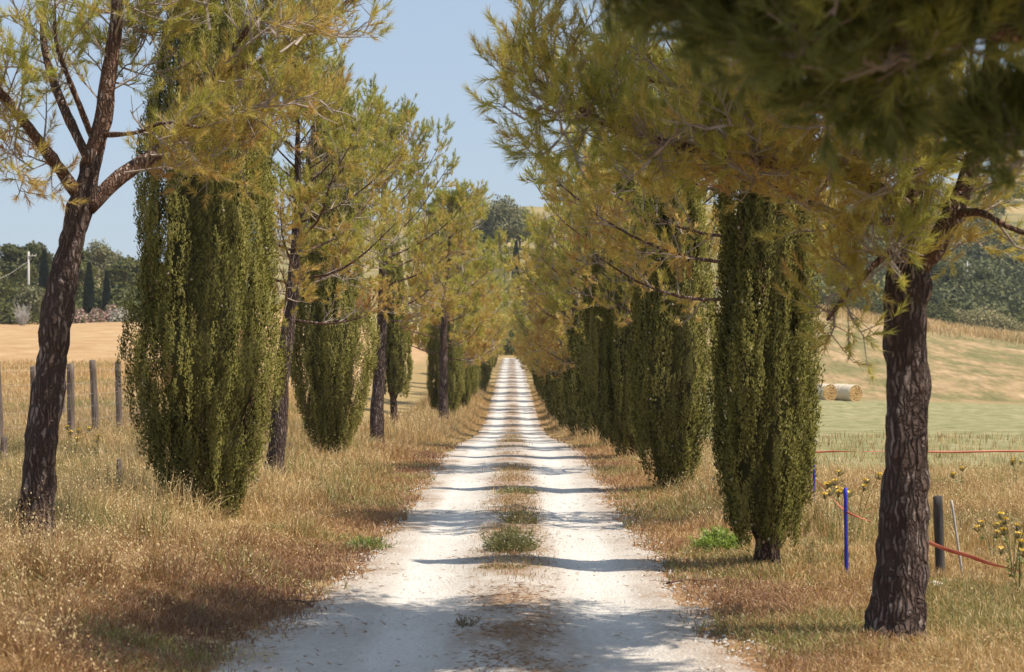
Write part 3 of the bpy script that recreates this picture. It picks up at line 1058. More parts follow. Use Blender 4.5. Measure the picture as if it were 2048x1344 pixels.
def left_pine():
    Z = 19.0
    q = lambda x, y, dz=0: at(x, y, Z + dz)
    loc = (q(72, 1100)[0], Z, G(q(72, 1100)[0], Z))
    trunk = [q(66, 1150), q(78, 960), q(98, 760), q(120, 600), q(146, 470), q(170, 380), q(186, 310)]
    tr = [.18, .140, .132, .122, .112, .10, .08]
    limbs = [
        ([q(158, 395), q(110, 325, -.2), q(62, 262, -.4), q(0, 185, -.6), q(-70, 120, -.8)], .058, .03, 11, .62, 5, .3),
        ([q(180, 330), q(204, 235), q(219, 130), q(234, 10), q(240, -140)], .085, .045, 13, .75, 6, .3),
        ([q(172, 310), q(132, 225, .2), q(102, 150, .4), q(86, 70, .5), q(95, -40, .5)], .045, .025, 10, .6, 5, .3),
        ([q(184, 275), q(140, 165, -.3), q(112, 85, -.5), q(108, 10, -.6)], .028, .016, 8, .55, 5, .3),
        ([q(176, 415), q(245, 350, .2), q(320, 300, .4), q(385, 235, .5), q(428, 160, .6), q(446, 128, .6)], .075, .05, 7, .6, 6, .5),
        ([q(440, 140, .6), q(505, 128, .7), q(590, 90, .9), q(680, 15, 1.0), q(740, -30, 1.1)], .03, .012, 13, .6, 7, .1),
        ([q(446, 128, .6), q(492, 60, .4), q(540, 5, .3), q(590, -60, .2)], .03, .014, 11, .65, 7, .1),
        ([q(205, 270), q(270, 265, -.3), q(330, 245, -.5), q(400, 255, -.6)], .024, .01, 9, .5, 6, .3),
    ]
    extra = []
    rng = np.random.default_rng(77)
    for (x0, y0, x1, y1, dz, n) in [(218, 140, 300, 90, .5, 8), (225, 80, 330, 0, -.6, 8), (232, 40, 400, 40, .9, 9), (210, 200, 330, 150, .8, 8),
                                    (250, 345, 420, 310, -.4, 8), (380, 240, 560, 210, .9, 10), (400, 210, 640, 200, -.5, 11),
                                    (100, 150, 20, 100, .4, 6), (86, 70, 10, 30, .6, 6), (62, 262, 10, 330, -.6, 4), (110, 325, 40, 350, -.1, 4),
                                    (450, 125, 600, 40, -.6, 10), (500, 130, 640, 110, 1.4, 10), (560, 105, 730, 70, .4, 8), (240, -60, 420, -60, .4, 9),
                                    (240, -120, 130, -160, .2, 7), (330, 290, 480, 330, .8, 9), (428, 160, 520, 260, .3, 9), (300, 310, 400, 350, .9, 6),
                                    (230, 60, 160, 20, .8, 6), (590, 90, 720, 20, 1.4, 9), (500, 60, 560, -40, 1.0, 9), (420, 60, 380, -40, .3, 9)]:
        a, b = q(x0, y0), q(x1, y1, dz)
        m_ = (a + b) / 2 + np.array([0, 0, .1]) + rng.normal(0, .06, 3)
        extra.append(([a, m_, b], .012, n, .45, 5, .2))
    return traced_pine(101, loc, trunk, tr, limbs, extra,
                       'leaning pine with open forked limbs, nearest on the left, beside the fence', PG, 46, .095, .0055, bias=.0, zr=(3.2, 5.5))


def right_pine():
    Z = 14.8
    q = lambda x, y, dz=0: at(x, y, Z + dz)
    x0 = q(1790, 1280)[0]
    loc = (x0, Z, G(x0, Z))
    trunk = [q(1787, 1310), q(1795, 1210), q(1806, 1080), q(1812, 930), q(1814, 760), q(1811, 640), q(1815, 560), q(1822, 510)]
    tr = [.27, .185, .152, .143, .14, .137, .145, .12]
    limbs = [
        ([q(1815, 540), q(1824, 470), q(1830, 400), q(1836, 280), q(1830, 130), q(1818, -40), q(1812, -260), np.array([loc[0] + .1, Z, 6.4])], .095, .04, 16, .75, 7, .35),
        ([q(1828, 545), q(1866, 500, -.1), q(1905, 430, -.1), q(1943, 330, 0), q(1966, 200, .1), q(1985, 90, .1), q(1990, -60, .2)], .085, .035, 14, .7, 7, .4),
        ([q(1828, 420), q(1700, 350, -.3), q(1560, 330, -.5), q(1400, 300, -.6), q(1220, 250, -.5), q(1070, 160, -.4)], .05, .016, 24, .62, 8, .12),
        ([q(1835, 300), q(1700, 210, .5), q(1540, 180, .9), q(1350, 170, 1.1), q(1180, 120, 1.2)], .045, .016, 20, .62, 8, .15),
        ([q(1826, 470), q(1760, 520, -.2), q(1700, 580, -.3), q(1655, 640, -.4)], .028, .012, 9, .4, 7, .15),
        ([q(1905, 430, -.1), q(1960, 425, -.3), q(2020, 455, -.5), q(2090, 480, -.6)], .028, .014, 2, .4, 5, .5),
        ([q(1827, 440), q(1720, 440, .3), q(1610, 400, .6), q(1480, 350, .8), q(1350, 330, .9)], .03, .012, 12, .42, 6, .15),
    ]
    extra = []
    rng = np.random.default_rng(78)
    for (xa, ya, xb, yb, dz, n) in [(1833, 340, 1960, 300, .8, 8), (1840, 200, 1700, 100, -1.0, 10), (1830, 120, 1960, 40, -.9, 8), (1945, 330, 1980, 420, 1.2, 9),
                                    (1905, 430, 1940, 500, 1.3, 6), (1835, 280, 1760, 400, -.9, 8), (1830, 420, 1760, 540, .9, 6),
                                    (1700, 350, 1620, 420, -.6, 7), (1560, 320, 1500, 360, -.9, 7), (1400, 290, 1300, 320, -.9, 8), (1220, 250, 1110, 290, -.9, 9),
                                    (1350, 170, 1200, 60, 1.8, 9), (1540, 180, 1420, 60, .4, 10), (1700, 210, 1560, 40, .6, 10), (1820, 0, 1600, -60, .2, 12),
                                    (1815, -150, 1560, -220, -.8, 12), (1815, -200, 2000, -260, .8, 11), (1812, -240, 1800, -420, .1, 12),
                                    (1820, -60, 1500, -100, 1.2, 12), (1830, 60, 1650, -20, -1.7, 12), (1812, -100, 1420, -80, -1.2, 14), (1300, 270, 1130, 200, .8, 10),
                                    (1822, 520, 1770, 490, -.7, 7), (1940, 340, 1985, 300, -.4, 7), (1828, 430, 1850, 350, -.7, 7), (1600, 330, 1450, 250, -1.3, 10), (1100, 180, 1035, 120, -.2, 6), (1160, 210, 1050, 240, .2, 7), (1830, 300, 1640, 260, -1.5, 11)]:
        a, b = q(xa, ya), q(xb, yb, dz)
        m_ = (a + b) / 2 + np.array([0, 0, .08]) + rng.normal(0, .06, 3)
        extra.append(([a, m_, b], .012, int(n * 1.25), .42, 7, .12))
    for i in range(24):                              # crown above the frame
        h = 4.6 + 1.6 * i / 24
        ln = 2.0 * (1 - (i / 24) ** 2 * .5) * rng.uniform(.8, 1.1)
        p = np.array([loc[0] + .1, Z, h])
        d = np.array([math.cos(i * 2.4), math.sin(i * 2.4), .12 + .4 * i / 24])
        extra.append(([p, p + d * ln * .5, p + d * ln + UP * .1], .018, 13, .55, 6, .15))
    for i in range(48):                              # unseen boughs added over the frame, reaching back to shade the near track
        p = np.array([loc[0] + .1, Z, 4.15 + .035 * i])
        d = np.array([rng.uniform(-.95, .6), -1.0, rng.uniform(.08, .25)])
        ln = rng.uniform(1.7, 3.1)
        extra.append(([p, p + d * ln * .5, p + d * ln + UP * .1], .018, 20, .55, 8, .2))
    return traced_pine(202, loc, trunk, tr, limbs, extra,
                       'upright pine with a thick flaked trunk, nearest on the right, before the orange tape', PG, 40, .09, .0055, bias=.20, zr=(3.0, 5.6), green=.2)


def near_pine():
    Z = 6.4
    q = lambda x, y, dz=0: at(x, y, Z + dz)
    loc = (3.3, 7.4, G(3.3, 7.4))
    b = np.array([3.3, 7.4, 0])
    trunk = [b + [0, 0, -.2], b + [.03, 0, .8], b + [-.02, .03, 1.8], b + [.03, 0, 3.0], b + [0, .05, 4.6], b + [0, 0, 6.2]]
    tr = [.22, .17, .155, .13, .09, .03]
    limbs = [
        ([b + [0, 0, 2.1], q(2120, 90, .1), q(1850, 75, -.1), q(1650, 55, -.2), q(1400, -50, -.2), q(1130, -130, -.1)], .05, .012, 44, .17, 8, .2),
        ([b + [0, 0, 2.4], q(2050, -70, .4), q(1780, -70, .5), q(1500, -100, .6), q(1250, -150, .6)], .05, .012, 40, .24, 8, .2),
        ([b + [0, 0, 2.0], q(2180, 300, .4), q(2080, 300, .5), q(1990, 270, .6)], .03, .01, 10, .16, 8, .4),
        ([b + [0, 0, 2.8], q(1980, -160, -.2), q(1700, -170, -.5), q(1420, -190, -.6)], .045, .012, 36, .35, 8, .2),
        ([b + [0, 0, 3.2], q(2000, -260, .6), q(1700, -320, .9), q(1350, -300, .9), q(1150, -220, .8)], .045, .012, 34, .45, 8, .2),
    ]
    extra = []
    rng = np.random.default_rng(79)
    for (xa, ya, xb, yb, dz, n) in [(1850, 80, 1770, 140, -.3, 10), (1720, 60, 1660, 200, .1, 10), (1600, 30, 1540, 90, -.3, 9), (1420, -40, 1350, 20, .1, 8), (1780, 70, 1720, 205, .2, 10),
                                    (1250, -90, 1180, -40, -.1, 7), (1500, -60, 1450, 30, .5, 8), (1650, 0, 1610, 95, -.5, 8)]:
        a, c = q(xa, ya), q(xb, yb, dz)
        extra.append(([a, (a + c) / 2 + rng.normal(0, .02, 3), c], .008, n, .13, 7, .1))
    for i in range(64):                              # the rest of the crown above the frame
        h = 3.0 + 3.2 * i / 64
        az = i * 2.4
        ln = 3.1 * (1 - (i / 64) ** 2 * .6) * rng.uniform(.8, 1.1)
        p = b + np.array([0, 0, h])
        d = np.array([math.cos(az), math.sin(az), .2 + .3 * i / 64])
        extra.append(([p, p + d * ln * .5, p + d * ln + UP * .12], .02, 19, .6, 8, .15))
    for i in range(150):                             # unseen boughs added above the traced ones to shade them
        p = q(rng.uniform(1350, 3000), rng.uniform(-950, -260), rng.uniform(-1.2, 1.6))
        d = np.array([rng.uniform(-1, .2), rng.uniform(-.5, .5), rng.uniform(-.1, .3)])
        extra.append(([p, p + d * .35, p + d * .7], .01, 15, .35, 8, .0))
    return traced_pine(303, loc, trunk, tr, limbs, extra,
                       'dark out-of-focus pine bough hanging into the top right corner, closest to the camera', PG, 46, .075, .0058, bias=.56, tl=.09, sides=18, zr=(2.2, 6), green=.05, gap=.2)  # high bias darkens the needles, standing in for deep shade on the bough


left_pine()
right_pine()
near_pine()

ORD = ['first', 'second', 'third', 'fourth', 'fifth', 'sixth', 'seventh', 'eighth']


def put(proto, used, x, y, rz, s, label, group, sz=None):
    loc = (x, y, G(x, y) - .02)
    if id(proto) not in used:
        used[id(proto)] = 1
        proto.location = loc
        proto.rotation_euler = (0, 0, rz)
        proto.scale = (s, s, sz if sz else s)
        tag(proto, label, 'tree', group)
        return proto
    return copy_tree(proto, loc, rz, s, label, group, sz)


used = {}
NEARP = [pine(11, 6.5, 2.5, 1.95, (.45, .1), .14, 34, 11, 7, 36, .088, .0095, bias=.10, rs=.010),
         pine(12, 7.8, 2.9, 2.2, (.25, -.1), .16, 34, 11, 7, 32, .095, .011, bias=.08, rs=.011),
         pine(13, 7.2, 2.5, 2.5, (-.3, .1), .16, 34, 11, 7, 32, .095, .011, bias=.06, rs=.011)]
FARP = [pine(21, 8.6, 2.4, 2.5, (.2, 0), .18, 36, 10, 6, 18, .17, .024, shoot=.16, bias=.06, sides=9, rs=.016),
        pine(22, 8.2, 1.9, 2.65, (-.2, .1), .17, 36, 10, 6, 18, .17, .024, shoot=.16, bias=.12, sides=9, rs=.016),
        pine(23, 8.4, 1.7, 2.5, (.1, .2), .17, 36, 10, 6, 18, .17, .024, shoot=.16, bias=.0, sides=9, rs=.016)]

# left row (x, distance, prototype, turn, scale, label)
put(NEARP[0], used, -3.58, 34, .1, 1.0, 'slim pine leaning right, standing just behind the broad front cypress of the left row', PG)
put(NEARP[1], used, -3.14, 52, .4, 1.02, 'pine with a curved grey trunk, between the second and third left cypresses', PG)
put(FARP[0], used, -2.60, 85, .2, 1.06, 'left pine whose trunk crosses in front of a dark cypress at the dip', PG)
z = 105
i = 0
rnd = random.Random(4)
while z < 300:
    put(FARP[i % 3], used, -2.7 + rnd.uniform(-.2, .2), z, rnd.uniform(0, 6.28), rnd.uniform(.93, 1.08),
        'pine in the close-set far end of the left row, up the slope beyond the dip', 'pines far down the left row')
    z += rnd.uniform(13, 16)
    i += 1
# right row
put(NEARP[2], used, 2.75, 25.6, 2.5, 1.0, 'second pine of the right row, mostly hidden behind the nearest right cypress', PG)
put(NEARP[1], used, 2.65, 38.3, 2.0, .93, 'third pine of the right row, its crown above the second right cypress', PG)
put(NEARP[2], used, 2.6, 50, 4.6, 1.06, 'fourth pine of the right row, overhanging the track before the dip', PG)
put(FARP[1], used, 2.6, 62, 1.0, .98, 'fifth pine of the right row, where the track drops into the dip', PG)
z = 75
while z < 300:
    put(FARP[(i * 2 + 1) % 3], used, 2.6 + rnd.uniform(-.2, .2), z, rnd.uniform(0, 6.28), rnd.uniform(.92, 1.08),
        'pine in the close-set far end of the right row, above the hedge of cypresses', 'pines far down the right row')
    z += rnd.uniform(12, 14)
    i += 1


# ------------------------------------------------------------------ cypresses
def cyp_r(z, H, R, foot, bulge):
    t = np.clip(z / H, 0, 1)
    low = foot + (1 - foot) * np.clip(t / bulge, 0, 1) ** .75
    hi = np.where(t < .62, 1 - .2 * sstep(bulge, .62, t), .80 * np.clip((1 - t) / .38, 0, 1) ** .62)
    return R * low * hi


def cypress(seed, H, R, foot=.4, bulge=.26, z0=.12, plumes=620, per=34, size=.075, trunk_r=.11, dark=0.0, bare=0.0, plen=.25, fat=.04):
    rng = np.random.default_rng(seed)
    root = empty('cypress_tree')
    mb = MB()
    n = 14
    t = np.linspace(0, 1, n)
    ax = np.stack([.05 * np.sin(t * 5 + seed), .05 * np.cos(t * 4 + seed), -.15 + t * (H * .8)], -1)
    tube(mb, ax, trunk_r * (1 - t) ** .8 + .01 + trunk_r * .5 * np.exp(-t * H / .25), 12, rough=.3, fine=14, seed=seed)
    for k in range(12):                              # upright stems near the foot
        az = rng.uniform(0, 6.28)
        hb = rng.uniform(.1, .6) + bare
        L = [[.02 * math.cos(az), .02 * math.sin(az), hb], [R * .3 * math.cos(az), R * .3 * math.sin(az), hb + .35], [R * .6 * math.cos(az + .2), R * .6 * math.sin(az + .2), hb + 1.1]]
        tube(mb, smooth_line(L, 6), np.linspace(.028, .012, 6), 6)
    mb.build('trunk', M['cybark'], root)
    cr = MB()
    # inner mass of sprays, its shade put into a dark tint
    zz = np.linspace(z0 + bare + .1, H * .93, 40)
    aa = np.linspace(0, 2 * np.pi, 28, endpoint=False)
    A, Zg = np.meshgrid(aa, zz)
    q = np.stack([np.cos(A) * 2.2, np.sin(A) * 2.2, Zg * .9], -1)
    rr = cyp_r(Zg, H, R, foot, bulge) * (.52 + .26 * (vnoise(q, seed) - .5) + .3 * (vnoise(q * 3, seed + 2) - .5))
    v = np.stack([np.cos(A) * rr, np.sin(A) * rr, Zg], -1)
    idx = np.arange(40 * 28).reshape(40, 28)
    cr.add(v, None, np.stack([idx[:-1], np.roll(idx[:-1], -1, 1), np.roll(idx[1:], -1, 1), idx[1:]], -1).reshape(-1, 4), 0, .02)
    # plumes: upright flame-shaped sprays gathered into ropes with clefts between
    u = rng.uniform(0, 1, plumes)
    zb = z0 + bare + (H * .97 - z0 - bare) * u ** .9 - .08
    th = rng.uniform(0, 2 * np.pi, plumes)
    ln = plen * rng.uniform(.6, 1.5, plumes)
    k = per
    s = np.linspace(0, 1, k)[None, :]
    def ropes(t_):
        cl = np.stack([np.cos(t_) * 3.4, np.sin(t_) * 3.4, zb * .55], -1)
        return vnoise(cl, seed + 5) * .65 + vnoise(cl * 2.3, seed + 6) * .35
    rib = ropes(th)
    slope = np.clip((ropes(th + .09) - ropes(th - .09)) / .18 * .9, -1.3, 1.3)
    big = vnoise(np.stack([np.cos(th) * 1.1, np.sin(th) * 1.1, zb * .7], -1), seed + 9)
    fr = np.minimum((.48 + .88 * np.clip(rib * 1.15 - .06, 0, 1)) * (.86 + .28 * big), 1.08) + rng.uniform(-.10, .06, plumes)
    Zp = zb[:, None] + ln[:, None] * s
    r0_ = cyp_r(np.minimum(zb, H * .99), H, R, foot, bulge) * fr
    lean_ = rng.uniform(-.14, .12, plumes) * ln * np.where(zb > H * .6, .3, 1.0)
    rad = r0_[:, None] + lean_[:, None] * s
    Th = th[:, None] + (rng.uniform(-.18, .18, plumes) * ln / np.maximum(r0_, .15))[:, None] * s
    wob = fat * (1.75 * (s + .06) ** .45 * (1.02 - s) ** .75)
    off_ = rng.normal(size=(plumes, k, 3)) * (wob * .55)[..., None]
    P = np.stack([np.cos(Th) * rad, np.sin(Th) * rad, Zp], -1) + off_
    outw = np.stack([np.cos(Th), np.sin(Th), np.zeros_like(Th)], -1)
    D = nrm(outw * rng.uniform(0, .7, (plumes, k, 1)) + UP * 1.0 + rng.normal(size=(plumes, k, 3)) * .35)
    tang = np.stack([-np.sin(Th), np.cos(Th), np.zeros_like(Th)], -1)
    ridge = outw - tang * slope[:, None, None]
    tint = (.40 + dark + (rib - .5)[:, None] * 1.0 + rng.normal(0, .06, (plumes, 1)) + s * .16 - .03 + rng.normal(0, .05, (plumes, k)))  # lit ridges and shaded clefts put into the tint; tips lighter
    brown = rng.uniform(size=(plumes, 1)) < .006
    tint = np.where(brown, 1.0, np.clip(tint, 0, .92))
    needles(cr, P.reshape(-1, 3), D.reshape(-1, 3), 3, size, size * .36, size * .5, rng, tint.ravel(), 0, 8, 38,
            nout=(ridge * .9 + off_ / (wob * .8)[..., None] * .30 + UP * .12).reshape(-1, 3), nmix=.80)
    nc = 90
    pc = P.reshape(-1, 3)[rng.integers(0, plumes * k, nc)] * np.array([1.04, 1.04, 1])
    oc = np.array([[1, 0, 0], [0, 1, 0], [-1, 0, 0], [0, -1, 0], [0, 0, 1], [0, 0, -1]], float) * .017
    of = np.array([[0, 1, 4], [1, 2, 4], [2, 3, 4], [3, 0, 4], [1, 0, 5], [2, 1, 5], [3, 2, 5], [0, 3, 5]])
    cr.add((pc[:, None] + oc[None]), (of[None] + np.arange(nc)[:, None, None] * 6).reshape(-1, 3), None, 1)
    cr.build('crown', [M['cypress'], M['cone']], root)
    return root


CY = [cypress(31, 6.3, .88, .30, .25, plumes=5200, per=28, size=.030, plen=.27, fat=.036),     # broad front left
      cypress(32, 5.0, .56, .32, .24, z0=.26, plumes=3600, per=28, size=.027, trunk_r=.10, dark=-.02, plen=.25, fat=.032),     # front right
      cypress(33, 7.3, .79, .26, .25, plumes=3800, per=26, size=.038, plen=.34, fat=.043),
      cypress(34, 5.6, .64, .35, .22, plumes=2800, per=24, size=.038, dark=-.03, plen=.34, fat=.043),
      cypress(35, 5.5, .70, .55, .15, plumes=1100, per=15, size=.085, dark=-.04, plen=.45, fat=.075),
      cypress(36, 5.6, .46, .3, .35, z0=.5, plumes=1000, per=18, size=.06, bare=.75, plen=.32, fat=.05)]
put(CY[0], used, -3.34, 24.6, .3, 1.0, 'broad dense cypress with a narrow foot, front of the left row', CG)
put(CY[2], used, -3.38, 42, 1.0, 1.0, 'barrel-shaped cypress, second of the left row, between two pine trunks', CG)
put(CY[5], used, -3.45, 66, 2.0, 1.0, 'thin cypress with a bare lower trunk behind the curved pine trunk on the left', CG)
put(CY[3], used, -2.85, 96, 3.0, 1.3, 'dark cypress behind the left pine trunk at the dip', CG, 1.05)
put(CY[3], used, -2.55, 112, 4.0, 1.0, 'narrow dark cypress on the left just beyond the dip, brownest of its row', CG)
z = 128
while z < 300:
    put(CY[4], used, -2.5 + rnd.uniform(-.15, .15), z, rnd.uniform(0, 6.28), rnd.uniform(.9, 1.1),
        'cypress in the far end of the left row, low beside the rising track', 'cypresses far down the left row')
    z += rnd.uniform(13, 15.5)
put(CY[1], used, 2.24, 19.9, .5, 1.0, 'nearest right cypress with bare brown stems showing at its foot', CG)
put(CY[3], used, 2.28, 32, 1.4, .98, 'second cypress of the right row, with a pointed top under the pine crown', CG)
put(CY[3], used, 2.35, 43.7, 2.7, 1.05, 'third cypress of the right row, shaded and touching the next one', CG)
put(CY[3], used, 2.3, 50.5, 5.1, .98, 'fourth cypress of the right row, at the brow before the dip', CG)
put(CY[4], used, 2.35, 57.5, .7, 1.0, 'fifth cypress of the right row, just over the brow', CG)
z = 66
while z < 300:
    put(CY[4], used, 2.35 + rnd.uniform(-.12, .12), z, rnd.uniform(0, 6.28), rnd.uniform(.92, 1.1),
        'cypress in the hedge-like far end of the right row', 'cypresses far down the right row')
    z += rnd.uniform(8, 11)


# ------------------------------------------------------------------ fence on the left
def post_mesh(h, r, seed, mat, lean=(0, 0)):
    mb = MB()
    t = np.linspace(0, 1, 10)
    pts = np.stack([lean[0] * t, lean[1] * t, -.25 + (h + .25) * t], -1)
    tube(mb, pts, r * (1 - .12 * t), 12, rough=.16, fine=9, seed=seed)
    return mb


def fence():
    root = empty('wire_fence', (-8.1, 43.7, G(-8.1, 43.7)), 0, 'wire mesh fence on rough grey wooden posts along the left meadow', 'fence')
    o = np.array(root.location)
    spots = [(-8.25, 36.3, 1.56, .085), (-8.2, 38.8, 1.48, .075), (-8.1, 41.4, 1.54, .075), (-8.1, 43.9, 1.60, .074), (-8.1, 46.5, 1.57, .07), (-8.05, 49.2, 1.55, .07)]
    tops = []
    for i, (x, y, h, r) in enumerate(spots):
        ln = ((i % 3 - 1) * .03 - .05, 0)
        ob = post_mesh(h, r, 60 + i, 'post', ln).build('post', M['post'], root)
        ob.location = np.array([x, y, G(x, y)]) - o
        tops.append((np.array([x, y - r, G(x, y)]) - o, ln[0]))
    wires = [.25, .48, .72, .96, 1.18]
    A, B, Rr = [], [], []
    for (p, l0), (q, l1) in zip(tops[:-1], tops[1:]):
        for hgt in wires + [1.42]:
            a, b = p + [l0 * hgt / 1.5, 0, hgt], q + [l1 * hgt / 1.5, 0, hgt]
            m_ = (a + b) / 2 - UP * .015
            A += [a, m_]
            B += [m_, b]
            Rr += [.0022, .0022]
        for u in np.linspace(0, 1, 17)[1:-1]:
            a = p + (q - p) * u
            A.append(a + UP * .25)
            B.append(a + UP * 1.18)
            Rr.append(.0013)
    mb = MB()
    sticks(mb, A, B, np.array(Rr), np.array(Rr))
    mb.build('wire_mesh', M['wire'], root)


fence()
x, y = at(126, 850, 56)[0], 56
o = post_mesh(1.42, .055, 71, 'post').build('fence_post', M['post'])
o.location = (x, y, G(x, y))
tag(o, 'thin far post standing apart behind the wire fence, right of the leaning trunk', 'post')
x, y = at(234, 990, 28.5)[0], 28.5
mb = MB()
t = np.linspace(0, 1, 8)
tube(mb, np.stack([.03 * t, 0 * t, -.2 + .82 * t], -1), .045 * (1 - .1 * t), 10, rough=.3, fine=12, seed=73)
o = mb.build('stake', M['post'])
o.location = (x, y, G(x, y))
tag(o, 'short broken grey stake in tall grass left of the broad cypress', 'stake')
mb = MB()
tube(mb, smooth_line([[0, 0, -.1], [.02, 0, .3], [.04, 0, .62]], 8), np.linspace(.085, .05, 8), 10, rough=.3, fine=11, seed=74)
o = mb.build('stump', M['post'])
x, y = at(4, 940, 32)[0], 32
o.location = (x, y, G(x, y))
tag(o, 'pale split stump at the far left edge in front of a fence post', 'stump')

# ------------------------------------------------------------------ right verge: poles, posts, tape
def pole(name, x, y, h, r, mat, label, cat, lean=(0, 0)):
    mb = MB()
    t = np.linspace(0, 1, 12)
    tube(mb, np.stack([lean[0] * t, lean[1] * t, -.15 + (h + .15) * t], -1), np.full(12, r), 10, rough=.1, fine=20, seed=int(x * 50))
    o = mb.build(name, M[mat])
    o.location = (x, y, G(x, y))
    return tag(o, label, cat)


PB = (at(1693, 1145, 19.6)[0], 19.6)
pole('marker_pole', PB[0], PB[1], .76, .0175, 'blue', 'blue marker pole holding the orange tape, between cypress and right pine', 'pole', (-.01, 0))
PB2 = (at(1628, 1030, 27)[0], 27.0)
pole('marker_pole', PB2[0], PB2[1], .72, .0175, 'blue', 'far blue marker pole half hidden behind the nearest right cypress', 'pole')
PD = (at(1882, 1145, 19.4)[0], 19.4)
pole('fence_post', PD[0], PD[1], .70, .042, 'darkpost', 'dark short post right of the nearest right pine trunk', 'post', (-.03, 0))
pole('fence_post', at(1847, 1140, 19.6)[0], 19.6, .72, .04, 'post', 'grey post almost hidden behind the nearest right pine trunk', 'post')
a = at(1908, 980, 19.5)
pole('bracing_rod', at(1930, 1120, 19.5)[0], 19.5, .66, .011, 'wire', 'thin pale rod leaning against the dark short post', 'rod', (-.12, 0))
mb = MB()
for k, (dx, dy, s) in enumerate([(0, 0, .085), (.11, .05, .06)]):
    u = np.linspace(0, np.pi, 7)
    vv = np.linspace(0, 2 * np.pi, 10, endpoint=False)
    Uu, Vv = np.meshgrid(u, vv, indexing='ij')
    pt = np.stack([np.sin(Uu) * np.cos(Vv) * 1.3, np.sin(Uu) * np.sin(Vv), np.cos(Uu) * .6], -1)
    pt = pt * (1 + .5 * (vnoise(pt * 2 + k * 7, 3)[..., None] - .5)) * s + np.array([dx, dy, .03])
    if k == 0:
        idx = np.arange(70).reshape(7, 10)
        mb.add(pt, None, np.stack([idx[:-1], np.roll(idx[:-1], -1, 1), np.roll(idx[1:], -1, 1), idx[1:]], -1).reshape(-1, 4))
o = mb.build('stone', M['stone'])
x, y = at(1868, 1168, 18.4)[0], 18.4
o.location = (x, y, G(x, y))
tag(o, 'white stone in the grass at the foot of the dark short post', 'stone')


def tape(pts, wdt, label, seed):
    pts = smooth_line(pts, 90)
    n = len(pts)
    tw = np.linspace(0, 9, n) + np.sin(np.linspace(0, 25, n)) * .6
    T = nrm(np.gradient(pts, axis=0))
    S = nrm(np.cross(T, UP))
    w_ = (np.cos(tw * .55)[:, None] * UP + np.sin(tw * .55)[:, None] * .7 * S) * wdt / 2
    pts = pts + UP * (np.sin(np.linspace(0, 40, n)) * .004)[:, None]
    th = S * .0015
    v = np.stack([pts - w_ - th, pts + w_ - th, pts + w_ + th, pts - w_ + th], 1).reshape(-1, 3)
    i = np.arange(n).reshape(-1, 1) * 4
    q = np.concatenate([i[:-1] + np.array([[k, (k + 1) % 4, (k + 1) % 4 + 4, k + 4]]) for k in range(4)])
    mb = MB()
    mb.add(v, None, q, 0, np.repeat(.5 + .5 * np.sin(np.linspace(0, 60, n)), 4))
    o = mb.build('barrier_tape', M['tape'])
    tag(o, label, 'tape')


tape([at(1600, 930, 31), at(1640, 968, 27), at(1693, 1022, 19.6), at(1770, 1052, 19.3), at(1882, 1094, 18.9), at(1960, 1120, 18.4), at(2048, 1146, 17.8), at(2130, 1172, 17.2)], .032,
     'sagging orange tape tied to the blue pole and running to the right edge', 1)
tape([at(1560, 905, 36.6), at(1700, 903, 36.6), at(1850, 904, 36.6), at(2048, 902, 36.7), at(2140, 901, 36.8)], .034,
     'straight far orange tape along the near edge of the green field', 2)


# ------------------------------------------------------------------ yellow flowers and weeds
def flower_plant(name, x, y, h, n, spread, label, seed, group='yellow flowering stalks'):
    rng = np.random.default_rng(seed)
    root = empty(name, (x, y, G(x, y)), 0, label, 'flower', group)
    st = MB()
    for i in range(n):
        hd = MB()
        e = np.array([rng.normal(0, spread), rng.normal(0, spread * .6), h * rng.uniform(.72, 1.05)])
        p = smooth_line([[0, 0, -.03], e * [.35, .35, .55], e], 6)
        sticks(st, p[:-1], p[1:], .004, .003)
        m_ = 22
        P = e + rng.normal(0, 1, (m_, 3)) * np.array([.045, .045, .012])
        sticks(st, np.repeat([e - UP * .06], m_, 0), P, .0018, .0015)
        na = 14
        aa = np.linspace(0, 2 * np.pi, na, endpoint=False)
        rg = [e + UP * .012]
        for rr_ in (.010, .020, .030):
            q_ = rr_ * rng.uniform(.7, 1.25, na)
            rg.append(np.stack([e[0] + np.cos(aa) * q_, e[1] + np.sin(aa) * q_, e[2] + rng.normal(0, .008, na)], -1))
        vv_ = np.vstack([rg[0][None]] + rg[1:])
        ii = 1 + np.arange(3 * na).reshape(3, na)
        hd.add(vv_, np.stack([np.zeros(na, int), ii[0], np.roll(ii[0], -1)], -1), np.stack([ii[:-1], np.roll(ii[:-1], -1, 1), np.roll(ii[1:], -1, 1), ii[1:]], -1).reshape(-1, 4), 0, rng.uniform(0, 1, len(vv_)))
        hd.build('flower_head', M['yellow'], root, smooth=False)
        k = 4
        tt = rng.uniform(.2, .8, k)[:, None]
        leaves(st, p[0] + (e - p[0]) * tt, rng.normal(size=(k, 3)), .035, rng, .8, 0, .2)
    st.build('stem', M['weed'], root)
    return root


def fl(px, py, Z, h, n, sp, label, seed):
    x = at(px, py, Z)[0]
    flower_plant('flower_plant', x, Z, h, int(n * 1.15), sp, label, seed)


def fh(py, px, Z):
    p = at(px, py, Z)
    return p[2] - G(p[0], Z)


